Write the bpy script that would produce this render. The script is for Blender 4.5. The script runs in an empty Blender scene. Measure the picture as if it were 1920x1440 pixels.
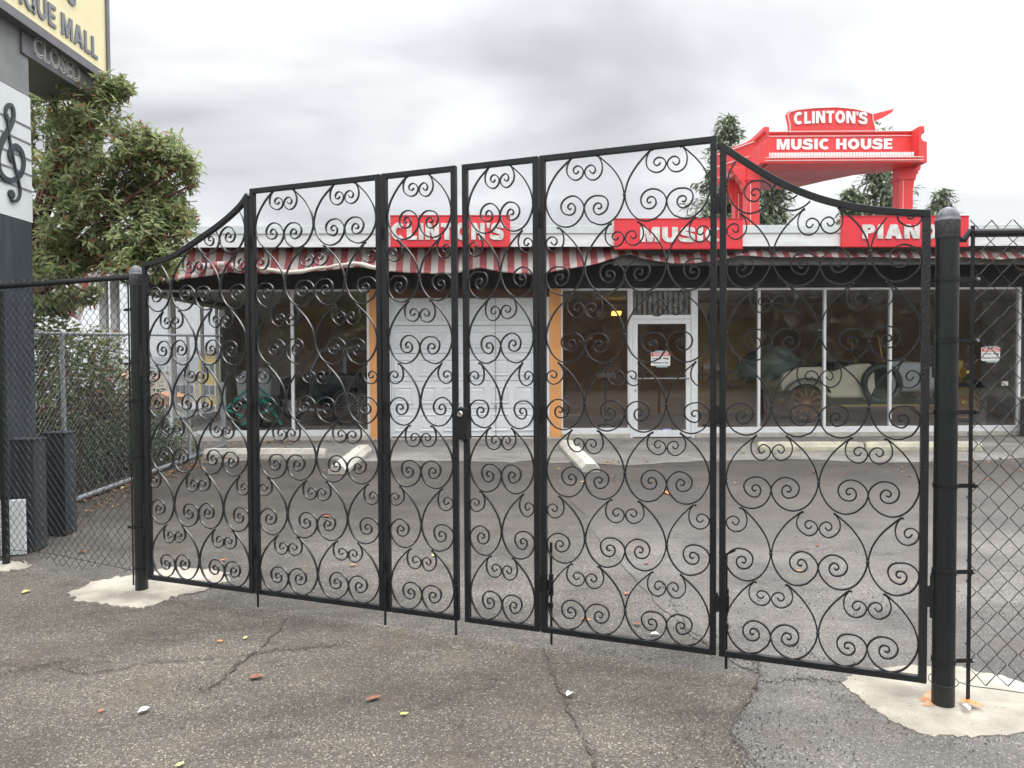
import bpy, bmesh, math, random
from mathutils import Vector, Matrix, noise
R = math.radians
S = bpy.context.scene
col = S.collection
random.seed(7)

# ------------------------------------------------------------------ camera
FPX = 1400.0
CAMZ = 1.6
cam_d = bpy.data.cameras.new('camera')
cam = bpy.data.objects.new('camera', cam_d)
col.objects.link(cam)
cam_d.sensor_width = 36.0
cam_d.lens = FPX / 1920 * 36
cam_d.clip_end = 9000
cam_d.clip_start = 0.05
CM = Matrix.Translation((0, 0, CAMZ)) @ Matrix.Rotation(R(90 - 1.49), 4, 'X') @ Matrix.Rotation(R(-0.3), 4, 'Z')
cam.matrix_world = CM
S.camera = cam
S.render.resolution_x, S.render.resolution_y = 1024, 768

# ------------------------------------------------------------------ light
SUN_EL, SUN_AZ = 42.0, 35.0      # azimuth measured from +Y towards +X
w = bpy.data.worlds.new('World'); S.world = w; w.use_nodes = True
nt = w.node_tree; nt.nodes.clear()
N = nt.nodes.new; L = nt.links.new
out = N('ShaderNodeOutputWorld'); bg = N('ShaderNodeBackground'); L(bg.outputs[0], out.inputs[0])
bg.inputs[1].default_value = 0.1
sky = N('ShaderNodeTexSky'); sky.sky_type = 'NISHITA'; sky.sun_disc = False
sky.sun_elevation = R(SUN_EL); sky.sun_rotation = R(SUN_AZ)
tc = N('ShaderNodeTexCoord'); sep = N('ShaderNodeSeparateXYZ'); L(tc.outputs['Generated'], sep.inputs[0])
def M(op, a, b=None, c=None, t=None):
    t = t or nt
    n = t.nodes.new('ShaderNodeMath'); n.operation = op
    for i, v in enumerate((a, b, c)):
        if v is None: continue
        if isinstance(v, (int, float)): n.inputs[i].default_value = v
        else: t.links.new(v, n.inputs[i])
    return n.outputs[0]
zc = M('MAXIMUM', sep.outputs['Z'], 0.0)
den = M('ADD', zc, 0.22)
cx_ = M('DIVIDE', sep.outputs['X'], den); cy_ = M('DIVIDE', sep.outputs['Y'], den)
cmb = N('ShaderNodeCombineXYZ'); L(cx_, cmb.inputs[0]); L(cy_, cmb.inputs[1])
mp = N('ShaderNodeMapping'); L(cmb.outputs[0], mp.inputs[0]); mp.inputs['Location'].default_value = (16.31, 17.22, 0); mp.inputs['Scale'].default_value = (0.74, 1.0, 1)
n1 = N('ShaderNodeTexNoise'); L(mp.outputs[0], n1.inputs['Vector']); n1.inputs['Scale'].default_value = 1.5; n1.inputs['Detail'].default_value = 4.5; n1.inputs['Roughness'].default_value = 0.47; n1.inputs['Distortion'].default_value = 0.35
cr = N('ShaderNodeValToRGB'); L(n1.outputs[0], cr.inputs[0])
e = cr.color_ramp.elements
e[0].position = 0.36; e[0].color = (0.47, 0.475, 0.49, 1)
e[1].position = 0.61; e[1].color = (1.0, 1.0, 0.995, 1)
x = e.new(0.485); x.color = (0.72, 0.73, 0.745, 1)
# overcast dome: brighter overhead than near the horizon, brighter towards the veiled sun
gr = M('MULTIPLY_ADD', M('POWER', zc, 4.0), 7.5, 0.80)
gr = M('MULTIPLY_ADD', M('MAXIMUM', M('MULTIPLY', sep.outputs['Y'], -1.0), 0.0), 1.3, gr)   # extra sky brightness added behind the viewer to light the shopfront
sd = Vector((math.sin(R(SUN_AZ)) * math.cos(R(SUN_EL)), math.cos(R(SUN_AZ)) * math.cos(R(SUN_EL)), math.sin(R(SUN_EL))))
dp = N('ShaderNodeVectorMath'); dp.operation = 'DOT_PRODUCT'; L(tc.outputs['Generated'], dp.inputs[0]); dp.inputs[1].default_value = sd
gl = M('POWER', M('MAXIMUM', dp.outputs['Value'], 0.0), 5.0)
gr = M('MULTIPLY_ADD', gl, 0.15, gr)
hz = M('POWER', M('SUBTRACT', 1.0, M('MINIMUM', M('MULTIPLY', zc, 3.2), 1.0)), 2.0)   # pale band low down
mixh = N('ShaderNodeMix'); mixh.data_type = 'RGBA'; L(M('MULTIPLY', hz, 0.9), mixh.inputs[0]); L(cr.outputs[0], mixh.inputs[6]); mixh.inputs[7].default_value = (0.97, 0.98, 0.98, 1)
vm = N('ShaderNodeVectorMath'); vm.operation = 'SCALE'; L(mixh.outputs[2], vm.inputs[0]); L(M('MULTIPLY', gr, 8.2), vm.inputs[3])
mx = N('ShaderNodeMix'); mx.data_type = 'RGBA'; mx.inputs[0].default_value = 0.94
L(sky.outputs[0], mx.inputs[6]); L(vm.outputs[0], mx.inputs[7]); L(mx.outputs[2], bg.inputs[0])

sl = bpy.data.lights.new('sun', 'SUN'); sl.energy = 0.9; sl.angle = R(18); sl.color = (1, 0.96, 0.9)
so = bpy.data.objects.new('sun', sl); col.objects.link(so)
so.rotation_euler = (-sd).to_track_quat('-Z', 'Y').to_euler()
S.view_settings.view_transform = 'Standard'; S.view_settings.look = 'None'
S.view_settings.exposure = 0.58; S.view_settings.gamma = 1.0
S.render.engine = 'CYCLES'
S.cycles.transparent_max_bounces = 24; S.cycles.max_bounces = 7

# ------------------------------------------------------------------ pixel <-> place
def ray(px, py):
    d = CM.to_3x3() @ Vector(((px - 960) / FPX, -(py - 720) / FPX, -1))
    return Vector((0, 0, CAMZ)), d
def gz(Y): return 0.0325 * max(0.0, min(Y, 13.4) - 5.0)
def G(px, py):
    o, d = ray(px, py); z = 0.0
    for _ in range(12):
        t = (z - o.z) / d.z; p = o + d * t; z = gz(p.y)
    return Vector((p.x, p.y, z))
def PY(px, py, Y):
    o, d = ray(px, py); return o + d * ((Y - o.y) / d.y)
def PX(px, py, X):
    o, d = ray(px, py); return o + d * ((X - o.x) / d.x)

# ------------------------------------------------------------------ materials
def mat(name, c, rough=0.6, metal=0.0, var=0.0, vscale=6.0, bump=0.0, bscale=40.0, spec=0.5, c2=None, detail=4, coat=0.0, stretch=None):
    m = bpy.data.materials.new(name); m.use_nodes = True
    t = m.node_tree; b = t.nodes['Principled BSDF']
    b.inputs['Roughness'].default_value = rough; b.inputs['Metallic'].default_value = metal
    b.inputs['Specular IOR Level'].default_value = spec
    if coat: b.inputs['Coat Weight'].default_value = coat
    b.inputs['Base Color'].default_value = (*c, 1)
    if var or c2 or bump:
        co = t.nodes.new('ShaderNodeTexCoord'); src = co.outputs['Object']
        if stretch:
            mpp = t.nodes.new('ShaderNodeMapping'); mpp.inputs['Scale'].default_value = stretch
            t.links.new(src, mpp.inputs[0]); src = mpp.outputs[0]
    if var or c2:
        n = t.nodes.new('ShaderNodeTexNoise'); n.inputs['Scale'].default_value = vscale; n.inputs['Detail'].default_value = detail
        t.links.new(src, n.inputs['Vector'])
        r = t.nodes.new('ShaderNodeValToRGB'); t.links.new(n.outputs[0], r.inputs[0])
        r.color_ramp.elements[0].position = 0.3; r.color_ramp.elements[1].position = 0.7
        a = c2 or tuple(v * (1 - var) for v in c); bb = c if c2 else tuple(min(1, v * (1 + var)) for v in c)
        r.color_ramp.elements[0].color = (*a, 1); r.color_ramp.elements[1].color = (*bb, 1)
        t.links.new(r.outputs[0], b.inputs['Base Color'])
    if bump:
        n2 = t.nodes.new('ShaderNodeTexNoise'); n2.inputs['Scale'].default_value = bscale; n2.inputs['Detail'].default_value = 5
        t.links.new(src, n2.inputs['Vector'])
        bp = t.nodes.new('ShaderNodeBump'); bp.inputs['Strength'].default_value = bump; bp.inputs['Distance'].default_value = 0.01
        t.links.new(n2.outputs[0], bp.inputs['Height']); t.links.new(bp.outputs[0], b.inputs['Normal'])
    return m

black = mat('black_paint', (0.010, 0.011, 0.013), 0.42, bump=0.25, bscale=260, spec=0.35, var=0.3, vscale=30)
black_scroll = mat('black_scroll_paint', (0.012, 0.013, 0.015), 0.38, spec=0.5, var=.4, vscale=40)
black_rough = mat('black_lumpy_paint', (0.011, 0.012, 0.013), 0.36, bump=0.45, bscale=110, spec=0.5)
blackpost = mat('black_post_paint', (0.009, 0.0115, 0.0115), 0.38, bump=0.2, bscale=120, var=0.35, vscale=9, spec=0.5, stretch=(8, 8, 1))
greycap = mat('worn_cap', (0.13, 0.135, 0.15), 0.6, var=0.4, vscale=60)
vinyl = mat('black_vinyl_wire', (0.022, 0.024, 0.025), 0.5, spec=0.4)
galv = mat('galvanised_steel', (0.33, 0.35, 0.37), 0.42, metal=0.55, var=0.25, vscale=40)
galvwire = mat('galvanised_wire', (0.22, 0.23, 0.23), 0.5, metal=0.4)
chrome = mat('bright_metal', (0.75, 0.74, 0.7), 0.22, metal=1.0)
white = mat('white_paint', (0.74, 0.76, 0.78), 0.5, var=0.05, vscale=5, bump=0.05)
whiteframe = mat('white_aluminium', (0.70, 0.71, 0.72), 0.35, var=0.06, vscale=20)
fasciawhite = mat('fascia_white', (0.80, 0.81, 0.82), 0.6, c2=(0.66, 0.65, 0.64), vscale=3.5, stretch=(1, 1, 5), detail=6, bump=0.1)
fasciagrey = mat('coping_grey', (0.60, 0.64, 0.65), 0.5, var=0.1, vscale=3)
darkheader = mat('dark_header', (0.036, 0.034, 0.039), 0.7, var=0.2, vscale=2)
soffitm = mat('soffit_brown', (0.12, 0.115, 0.11), 0.8)
orange = mat('orange_plaster', (0.78, 0.36, 0.12), 0.75, c2=(0.66, 0.31, 0.12), vscale=4, bump=0.15, bscale=60)
signred = mat('sign_red', (0.84, 0.025, 0.045), 0.38, c2=(0.62, 0.05, 0.06), vscale=3.2, stretch=(5, 5, 0.7), detail=9)
signredrim = mat('sign_rim_red', (0.55, 0.02, 0.03), 0.5)
lettermat = mat('letter_white', (0.80, 0.80, 0.76), 0.5, c2=(0.48, 0.47, 0.45), vscale=9, detail=8)
pianored = mat('piano_red', (0.84, 0.045, 0.048), 0.45, c2=(0.66, 0.06, 0.06), vscale=2.2, stretch=(2.5, 2.5, .7), detail=8, bump=.1)
pianounder = mat('piano_underside', (0.62, 0.20, 0.21), 0.7, var=0.12, vscale=2)
piletter = mat('piano_letter_white', (0.85, 0.82, 0.80), 0.5, var=0.05)
tubeglass = mat('neon_tube', (0.80, 0.62, 0.60), 0.25)
keym = mat('key_white', (0.85, 0.82, 0.80), 0.4)
yellowpanel = mat('yellow_sign_panel', (0.78, 0.71, 0.43), 0.45, var=0.05, vscale=2)
signgrey = mat('sign_grey_letters', (0.17, 0.18, 0.21), 0.5)
frame_dark = mat('sign_frame', (0.13, 0.13, 0.145), 0.45, var=0.15)
pylongrey = mat('pylon_grey', (0.19, 0.20, 0.205), 0.45, var=0.15, vscale=3)
pylonnavy = mat('pylon_navy', (0.022, 0.032, 0.042), 0.5, c2=(0.05, 0.065, 0.078), vscale=2.2, stretch=(1, 6, 0.5), bump=0.1)
pylonwhite = mat('pylon_white', (0.62, 0.66, 0.68), 0.5, var=0.06, vscale=2)
clefm = mat('clef_slate', (0.035, 0.050, 0.058), 0.4, var=0.4, vscale=6)
bollardm = mat('bollard_steel', (0.018, 0.022, 0.026), 0.5, c2=(0.038, 0.044, 0.05), vscale=5, stretch=(3, 3, 0.5), bump=0.15)
concrete = mat('concrete', (0.52, 0.49, 0.43), 0.85, c2=(0.36, 0.34, 0.30), vscale=7, bump=0.5, bscale=90, detail=8)
concretepale = mat('pad_concrete', (0.50, 0.465, 0.39), 0.85, c2=(0.17, 0.15, 0.125), vscale=2.6, bump=0.8, bscale=45, detail=12)
stopyellow = mat('stop_faded_yellow', (0.48, 0.46, 0.33), 0.85, c2=(0.30, 0.28, 0.24), vscale=7, bump=0.4, detail=8)
brownwall = mat('brown_wall', (0.46, 0.27, 0.15), 0.8, c2=(0.33, 0.21, 0.15), vscale=1.2)
tanwall = mat('tan_wall', (0.48, 0.31, 0.13), 0.8, var=0.1, vscale=2)
dimwall = mat('dim_wall', (0.30, 0.25, 0.21), 0.8, var=0.3, vscale=1.5)
floorm = mat('showroom_floor', (0.34, 0.29, 0.26), 0.4, var=0.2, vscale=3)
ceilm = mat('showroom_ceiling', (0.40, 0.37, 0.34), 0.9)
rubber = mat('rubber', (0.02, 0.02, 0.02), 0.7)
carblack = mat('car_black', (0.010, 0.011, 0.013), 0.15, coat=0.5)
cargrey = mat('car_grey_roof', (0.25, 0.26, 0.28), 0.4)
carcream = mat('car_cream', (0.80, 0.78, 0.60), 0.3, coat=0.4)
cargreen = mat('car_dark_green', (0.015, 0.035, 0.033), 0.25, coat=0.4)
carsilver = mat('car_hood_silver', (0.62, 0.65, 0.66), 0.4, metal=0.3)
wood = mat('spoke_wood', (0.36, 0.15, 0.06), 0.45, var=0.2, vscale=20)
cloth = mat('dust_cover', (0.13, 0.19, 0.17), 0.85, bump=0.6, bscale=12, var=0.2)
teal = mat('teal_paint', (0.02, 0.30, 0.24), 0.4)
brass = mat('brass', (0.65, 0.45, 0.15), 0.3, metal=1.0)
bark = mat('bark', (0.14, 0.07, 0.05), 0.8, var=0.4, vscale=8, bump=0.5)
rust = mat('rust_stain', (0.40, 0.15, 0.05), 0.9, c2=(0.52, 0.36, 0.22), vscale=18, detail=8)

def garage_mat():
    return mat('garage_white', (0.72, 0.75, 0.77), 0.45, var=0.03, vscale=4)
garagem = garage_mat()

def leafmat(name, ca, cb, cc=None, rough=0.5, trans=0.25):
    m = bpy.data.materials.new(name); m.use_nodes = True; t = m.node_tree; b = t.nodes['Principled BSDF']
    g = t.nodes.new('ShaderNodeNewGeometry')
    r = t.nodes.new('ShaderNodeValToRGB'); t.links.new(g.outputs['Random Per Island'], r.inputs[0])
    r.color_ramp.elements[0].color = (*ca, 1); r.color_ramp.elements[1].color = (*cb, 1)
    r.color_ramp.elements[1].position = 0.95 if cc else 1.0
    if cc:
        k = r.color_ramp.elements.new(0.965); k.color = (*cc, 1)
    t.links.new(r.outputs[0], b.inputs['Base Color'])
    b.inputs['Roughness'].default_value = rough
    tr = t.nodes.new('ShaderNodeBsdfTranslucent'); t.links.new(r.outputs[0], tr.inputs[0])
    mix = t.nodes.new('ShaderNodeMixShader'); mix.inputs[0].default_value = trans
    o = t.nodes['Material Output']
    t.links.new(b.outputs[0], mix.inputs[1]); t.links.new(tr.outputs[0], mix.inputs[2]); t.links.new(mix.outputs[0], o.inputs[0])
    return m
madroneleaf = leafmat('madrone_leaf', (0.15, 0.21, 0.09), (0.48, 0.52, 0.26), (0.36, 0.15, 0.07), 0.36, 0.5)
bramble = leafmat('bramble_leaf', (0.06, 0.085, 0.035), (0.22, 0.27, 0.10), (0.30, 0.13, 0.05), 0.5, 0.3)
russet = leafmat('russet_leaf', (0.09, 0.07, 0.035), (0.26, 0.20, 0.10), (0.12, 0.15, 0.06), 0.6, 0.3)
hedgeleaf = leafmat('hedge_leaf', (0.03, 0.06, 0.022), (0.09, 0.15, 0.05), None, 0.5, 0.15)
firleaf = leafmat('fir_needles', (0.13, 0.17, 0.11), (0.30, 0.35, 0.23), None, 0.6, 0.2)
farleaf = leafmat('far_foliage', (0.08, 0.085, 0.06), (0.20, 0.20, 0.15), None, 0.7, 0.1)

def glass(name, tint=(0.86, 0.88, 0.88), refl=1.0):
    m = bpy.data.materials.new(name); m.use_nodes = True; t = m.node_tree; t.nodes.clear()
    o = t.nodes.new('ShaderNodeOutputMaterial'); mix = t.nodes.new('ShaderNodeMixShader')
    tr = t.nodes.new('ShaderNodeBsdfTransparent'); tr.inputs[0].default_value = (*tint, 1)
    gl_ = t.nodes.new('ShaderNodeBsdfGlossy'); gl_.inputs['Roughness'].default_value = 0.01; gl_.inputs[0].default_value = (refl, refl, refl, 1)
    lw = t.nodes.new('ShaderNodeLayerWeight'); lw.inputs[0].default_value = 0.5
    t.links.new(M('MULTIPLY_ADD', M('POWER', lw.outputs['Facing'], 5.0, t=t), 0.93, 0.07, t=t), mix.inputs[0]); t.links.new(tr.outputs[0], mix.inputs[1]); t.links.new(gl_.outputs[0], mix.inputs[2])
    t.links.new(mix.outputs[0], o.inputs[0]); return m
pane_glass = glass('pane_glass', (0.925, 0.93, 0.935))
clear_glass = glass('clear_glass', (0.99, 0.99, 0.99), 0.5)

def awning_mat():
    m = bpy.data.materials.new('awning_stripes'); m.use_nodes = True; t = m.node_tree; b = t.nodes['Principled BSDF']
    co = t.nodes.new('ShaderNodeTexCoord'); s = t.nodes.new('ShaderNodeSeparateXYZ'); t.links.new(co.outputs['Object'], s.inputs[0])
    fr = M('FRACT', M('DIVIDE', s.outputs[0], 0.232, t=t), t=t)
    st = M('GREATER_THAN', fr, 0.5, t=t)
    n = t.nodes.new('ShaderNodeTexNoise'); n.inputs['Scale'].default_value = 5; n.inputs['Detail'].default_value = 8; t.links.new(co.outputs['Object'], n.inputs['Vector'])
    mm = t.nodes.new('ShaderNodeMix'); mm.data_type = 'RGBA'; t.links.new(st, mm.inputs[0])
    mm.inputs[6].default_value = (0.92, 0.85, 0.81, 1); mm.inputs[7].default_value = (0.66, 0.19, 0.20, 1)
    m2 = t.nodes.new('ShaderNodeMix'); m2.data_type = 'RGBA'; m2.blend_type = 'MULTIPLY'; m2.inputs[0].default_value = 0.5
    t.links.new(mm.outputs[2], m2.inputs[6]); t.links.new(n.outputs[0], m2.inputs[7])
    t.links.new(m2.outputs[2], b.inputs['Base Color']); b.inputs['Roughness'].default_value = 0.8
    # cloth lets some light through
    tr = t.nodes.new('ShaderNodeBsdfTranslucent'); t.links.new(m2.outputs[2], tr.inputs[0])
    mix = t.nodes.new('ShaderNodeMixShader'); mix.inputs[0].default_value = 0.35
    t.links.new(b.outputs[0], mix.inputs[1]); t.links.new(tr.outputs[0], mix.inputs[2]); t.links.new(mix.outputs[0], t.nodes['Material Output'].inputs[0])
    return m
awnm = awning_mat()

def asphalt(name, lo, hi, speck=0.5, scale=105, stain=0.35, rough=0.85, wet=False, brown=(0.085, 0.065, 0.045), bumpd=0.006):
    m = bpy.data.materials.new(name); m.use_nodes = True; t = m.node_tree; b = t.nodes['Principled BSDF']
    co = t.nodes.new('ShaderNodeTexCoord'); src = co.outputs['Object']
    v = t.nodes.new('ShaderNodeTexVoronoi'); v.inputs['Scale'].default_value = scale; t.links.new(src, v.inputs['Vector'])
    sc = t.nodes.new('ShaderNodeSeparateColor'); t.links.new(v.outputs['Color'], sc.inputs[0])
    r = t.nodes.new('ShaderNodeValToRGB'); t.links.new(sc.outputs[0], r.inputs[0])
    el = r.color_ramp.elements
    mid = tuple((a + c_) / 2 for a, c_ in zip(lo, hi))
    el[0].position = 0.0; el[0].color = (*lo, 1); el[1].position = 0.86; el[1].color = (*hi, 1)
    k = el.new(0.5); k.color = (*mid, 1)
    k = el.new(0.955); k.color = (*tuple(min(0.6, c_ * (1 + 1.6 * speck)) for c_ in hi), 1)
    k = el.new(0.992); k.color = (*tuple(min(0.75, c_ * (1 + 3.6 * speck)) for c_ in hi), 1)
    # fine binder grain
    n0 = t.nodes.new('ShaderNodeTexNoise'); n0.inputs['Scale'].default_value = 260; n0.inputs['Detail'].default_value = 3; t.links.new(src, n0.inputs['Vector'])
    # large stains
    n = t.nodes.new('ShaderNodeTexNoise'); n.inputs['Scale'].default_value = 0.9; n.inputs['Detail'].default_value = 7; n.inputs['Roughness'].default_value = 0.62; t.links.new(src, n.inputs['Vector'])
    rr = t.nodes.new('ShaderNodeValToRGB'); t.links.new(n.outputs[0], rr.inputs[0]); rr.color_ramp.elements[0].position = 0.36; rr.color_ramp.elements[1].position = 0.66
    rr.color_ramp.elements[0].color = (0.52, 0.50, 0.49, 1); rr.color_ramp.elements[1].color = (1.18, 1.16, 1.13, 1)
    mm = t.nodes.new('ShaderNodeMix'); mm.data_type = 'RGBA'; mm.blend_type = 'MULTIPLY'; mm.inputs[0].default_value = stain * 2 if stain < .5 else 1
    t.links.new(r.outputs[0], mm.inputs[6]); t.links.new(rr.outputs[0], mm.inputs[7])
    n3 = t.nodes.new('ShaderNodeTexNoise'); n3.inputs['Scale'].default_value = 2.3; n3.inputs['Detail'].default_value = 6; t.links.new(src, n3.inputs['Vector'])
    rb = t.nodes.new('ShaderNodeMapRange'); t.links.new(n3.outputs[0], rb.inputs[0]); rb.inputs[1].default_value = 0.56; rb.inputs[2].default_value = 0.75; rb.inputs[4].default_value = 0.6
    mb = t.nodes.new('ShaderNodeMix'); mb.data_type = 'RGBA'; t.links.new(rb.outputs[0], mb.inputs[0]); t.links.new(mm.outputs[2], mb.inputs[6]); mb.inputs[7].default_value = (*brown, 1)
    mg = t.nodes.new('ShaderNodeMix'); mg.data_type = 'RGBA'; mg.blend_type = 'MULTIPLY'; mg.inputs[0].default_value = 0.55
    rg = t.nodes.new('ShaderNodeMapRange'); t.links.new(n0.outputs[0], rg.inputs[0]); rg.inputs[1].default_value = 0.3; rg.inputs[2].default_value = 0.7; rg.inputs[3].default_value = 0.35; rg.inputs[4].default_value = 1.5
    t.links.new(mb.outputs[2], mg.inputs[6]); t.links.new(rg.outputs[0], mg.inputs[7])
    last = mg.outputs[2]
    mps = t.nodes.new('ShaderNodeMapping'); mps.inputs['Scale'].default_value = (0.45, 1.5, 1); t.links.new(src, mps.inputs[0])
    for sc_, lo_, hi_, k_, off in ((1.1, .50, .68, .62, 3.1), (4.2, .56, .70, .70, 9.2)):
        ns_ = t.nodes.new('ShaderNodeTexNoise'); ns_.inputs['Scale'].default_value = sc_; ns_.inputs['Detail'].default_value = 9; ns_.inputs['Roughness'].default_value = .68
        va = t.nodes.new('ShaderNodeVectorMath'); va.inputs[1].default_value = (off, off*2, 0); t.links.new(mps.outputs[0], va.inputs[0]); t.links.new(va.outputs[0], ns_.inputs['Vector'])
        mr = t.nodes.new('ShaderNodeMapRange'); t.links.new(ns_.outputs[0], mr.inputs[0]); mr.inputs[1].default_value = lo_; mr.inputs[2].default_value = hi_; mr.inputs[3].default_value = 1.06; mr.inputs[4].default_value = k_
        vs_ = t.nodes.new('ShaderNodeVectorMath'); vs_.operation = 'SCALE'; t.links.new(last, vs_.inputs[0]); t.links.new(mr.outputs[0], vs_.inputs[3]); last = vs_.outputs[0]
    b.inputs['Roughness'].default_value = rough
    if wet:
        s = t.nodes.new('ShaderNodeSeparateXYZ'); t.links.new(src, s.inputs[0])
        nw = t.nodes.new('ShaderNodeTexNoise'); nw.inputs['Scale'].default_value = 0.55; nw.inputs['Detail'].default_value = 6; t.links.new(src, nw.inputs['Vector'])
        yy = M('MULTIPLY_ADD', nw.outputs[0], 3.4, s.outputs[1], t=t)     # y + noise
        a1 = t.nodes.new('ShaderNodeMapRange'); t.links.new(yy, a1.inputs[0]); a1.inputs[1].default_value = 7.6; a1.inputs[2].default_value = 9.4
        wf = a1.outputs[0]
        mw = t.nodes.new('ShaderNodeMix'); mw.data_type = 'RGBA'; mw.blend_type = 'MULTIPLY'
        t.links.new(wf, mw.inputs[0]); t.links.new(last, mw.inputs[6]); mw.inputs[7].default_value = (0.42, 0.385, 0.35, 1)
        last = mw.outputs[2]
        t.links.new(M('MULTIPLY_ADD', wf, -0.2, rough, t=t), b.inputs['Roughness'])
    t.links.new(last, b.inputs['Base Color'])
    bp = t.nodes.new('ShaderNodeBump'); bp.inputs['Strength'].default_value = 0.9; bp.inputs['Distance'].default_value = bumpd
    hh = M('ADD', M('MULTIPLY', v.outputs['Distance'], -1.0, t=t), M('MULTIPLY', n0.outputs[0], 0.7, t=t), t=t)
    t.links.new(hh, bp.inputs['Height']); t.links.new(bp.outputs[0], b.inputs['Normal'])
    return m
asph_old = asphalt('asphalt_old', (0.062, 0.054, 0.044), (0.148, 0.132, 0.111), speck=0.55, scale=165, stain=0.40, brown=(0.11, 0.085, 0.06))
asph_lot = asphalt('asphalt_lot', (0.074, 0.068, 0.061), (0.160, 0.149, 0.135), speck=0.5, scale=165, stain=0.46, wet=True, rough=0.8, brown=(0.10, 0.078, 0.055))
asph_new = asphalt('asphalt_patch', (0.078, 0.073, 0.068), (0.150, 0.141, 0.133), speck=0.4, scale=185, stain=0.44, rough=0.75, wet=True, bumpd=0.003)
asph_strip = asphalt('asphalt_strip', (0.13, 0.125, 0.115), (0.22, 0.21, 0.195), speck=0.2, scale=150, stain=0.4, rough=0.85, bumpd=0.003)
crackm = mat('crack_dirt', (0.030, 0.026, 0.022), 0.95, c2=(0.085, 0.072, 0.058), vscale=25)
crumb = leafmat('gravel_crumb', (0.035, 0.03, 0.028), (0.14, 0.13, 0.115), (0.35, 0.34, 0.32), 0.9, 0.0)
earth = mat('hillside_ground', (0.075, 0.068, 0.045), 0.95, c2=(0.05, 0.06, 0.03), vscale=0.15, detail=8)

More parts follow.
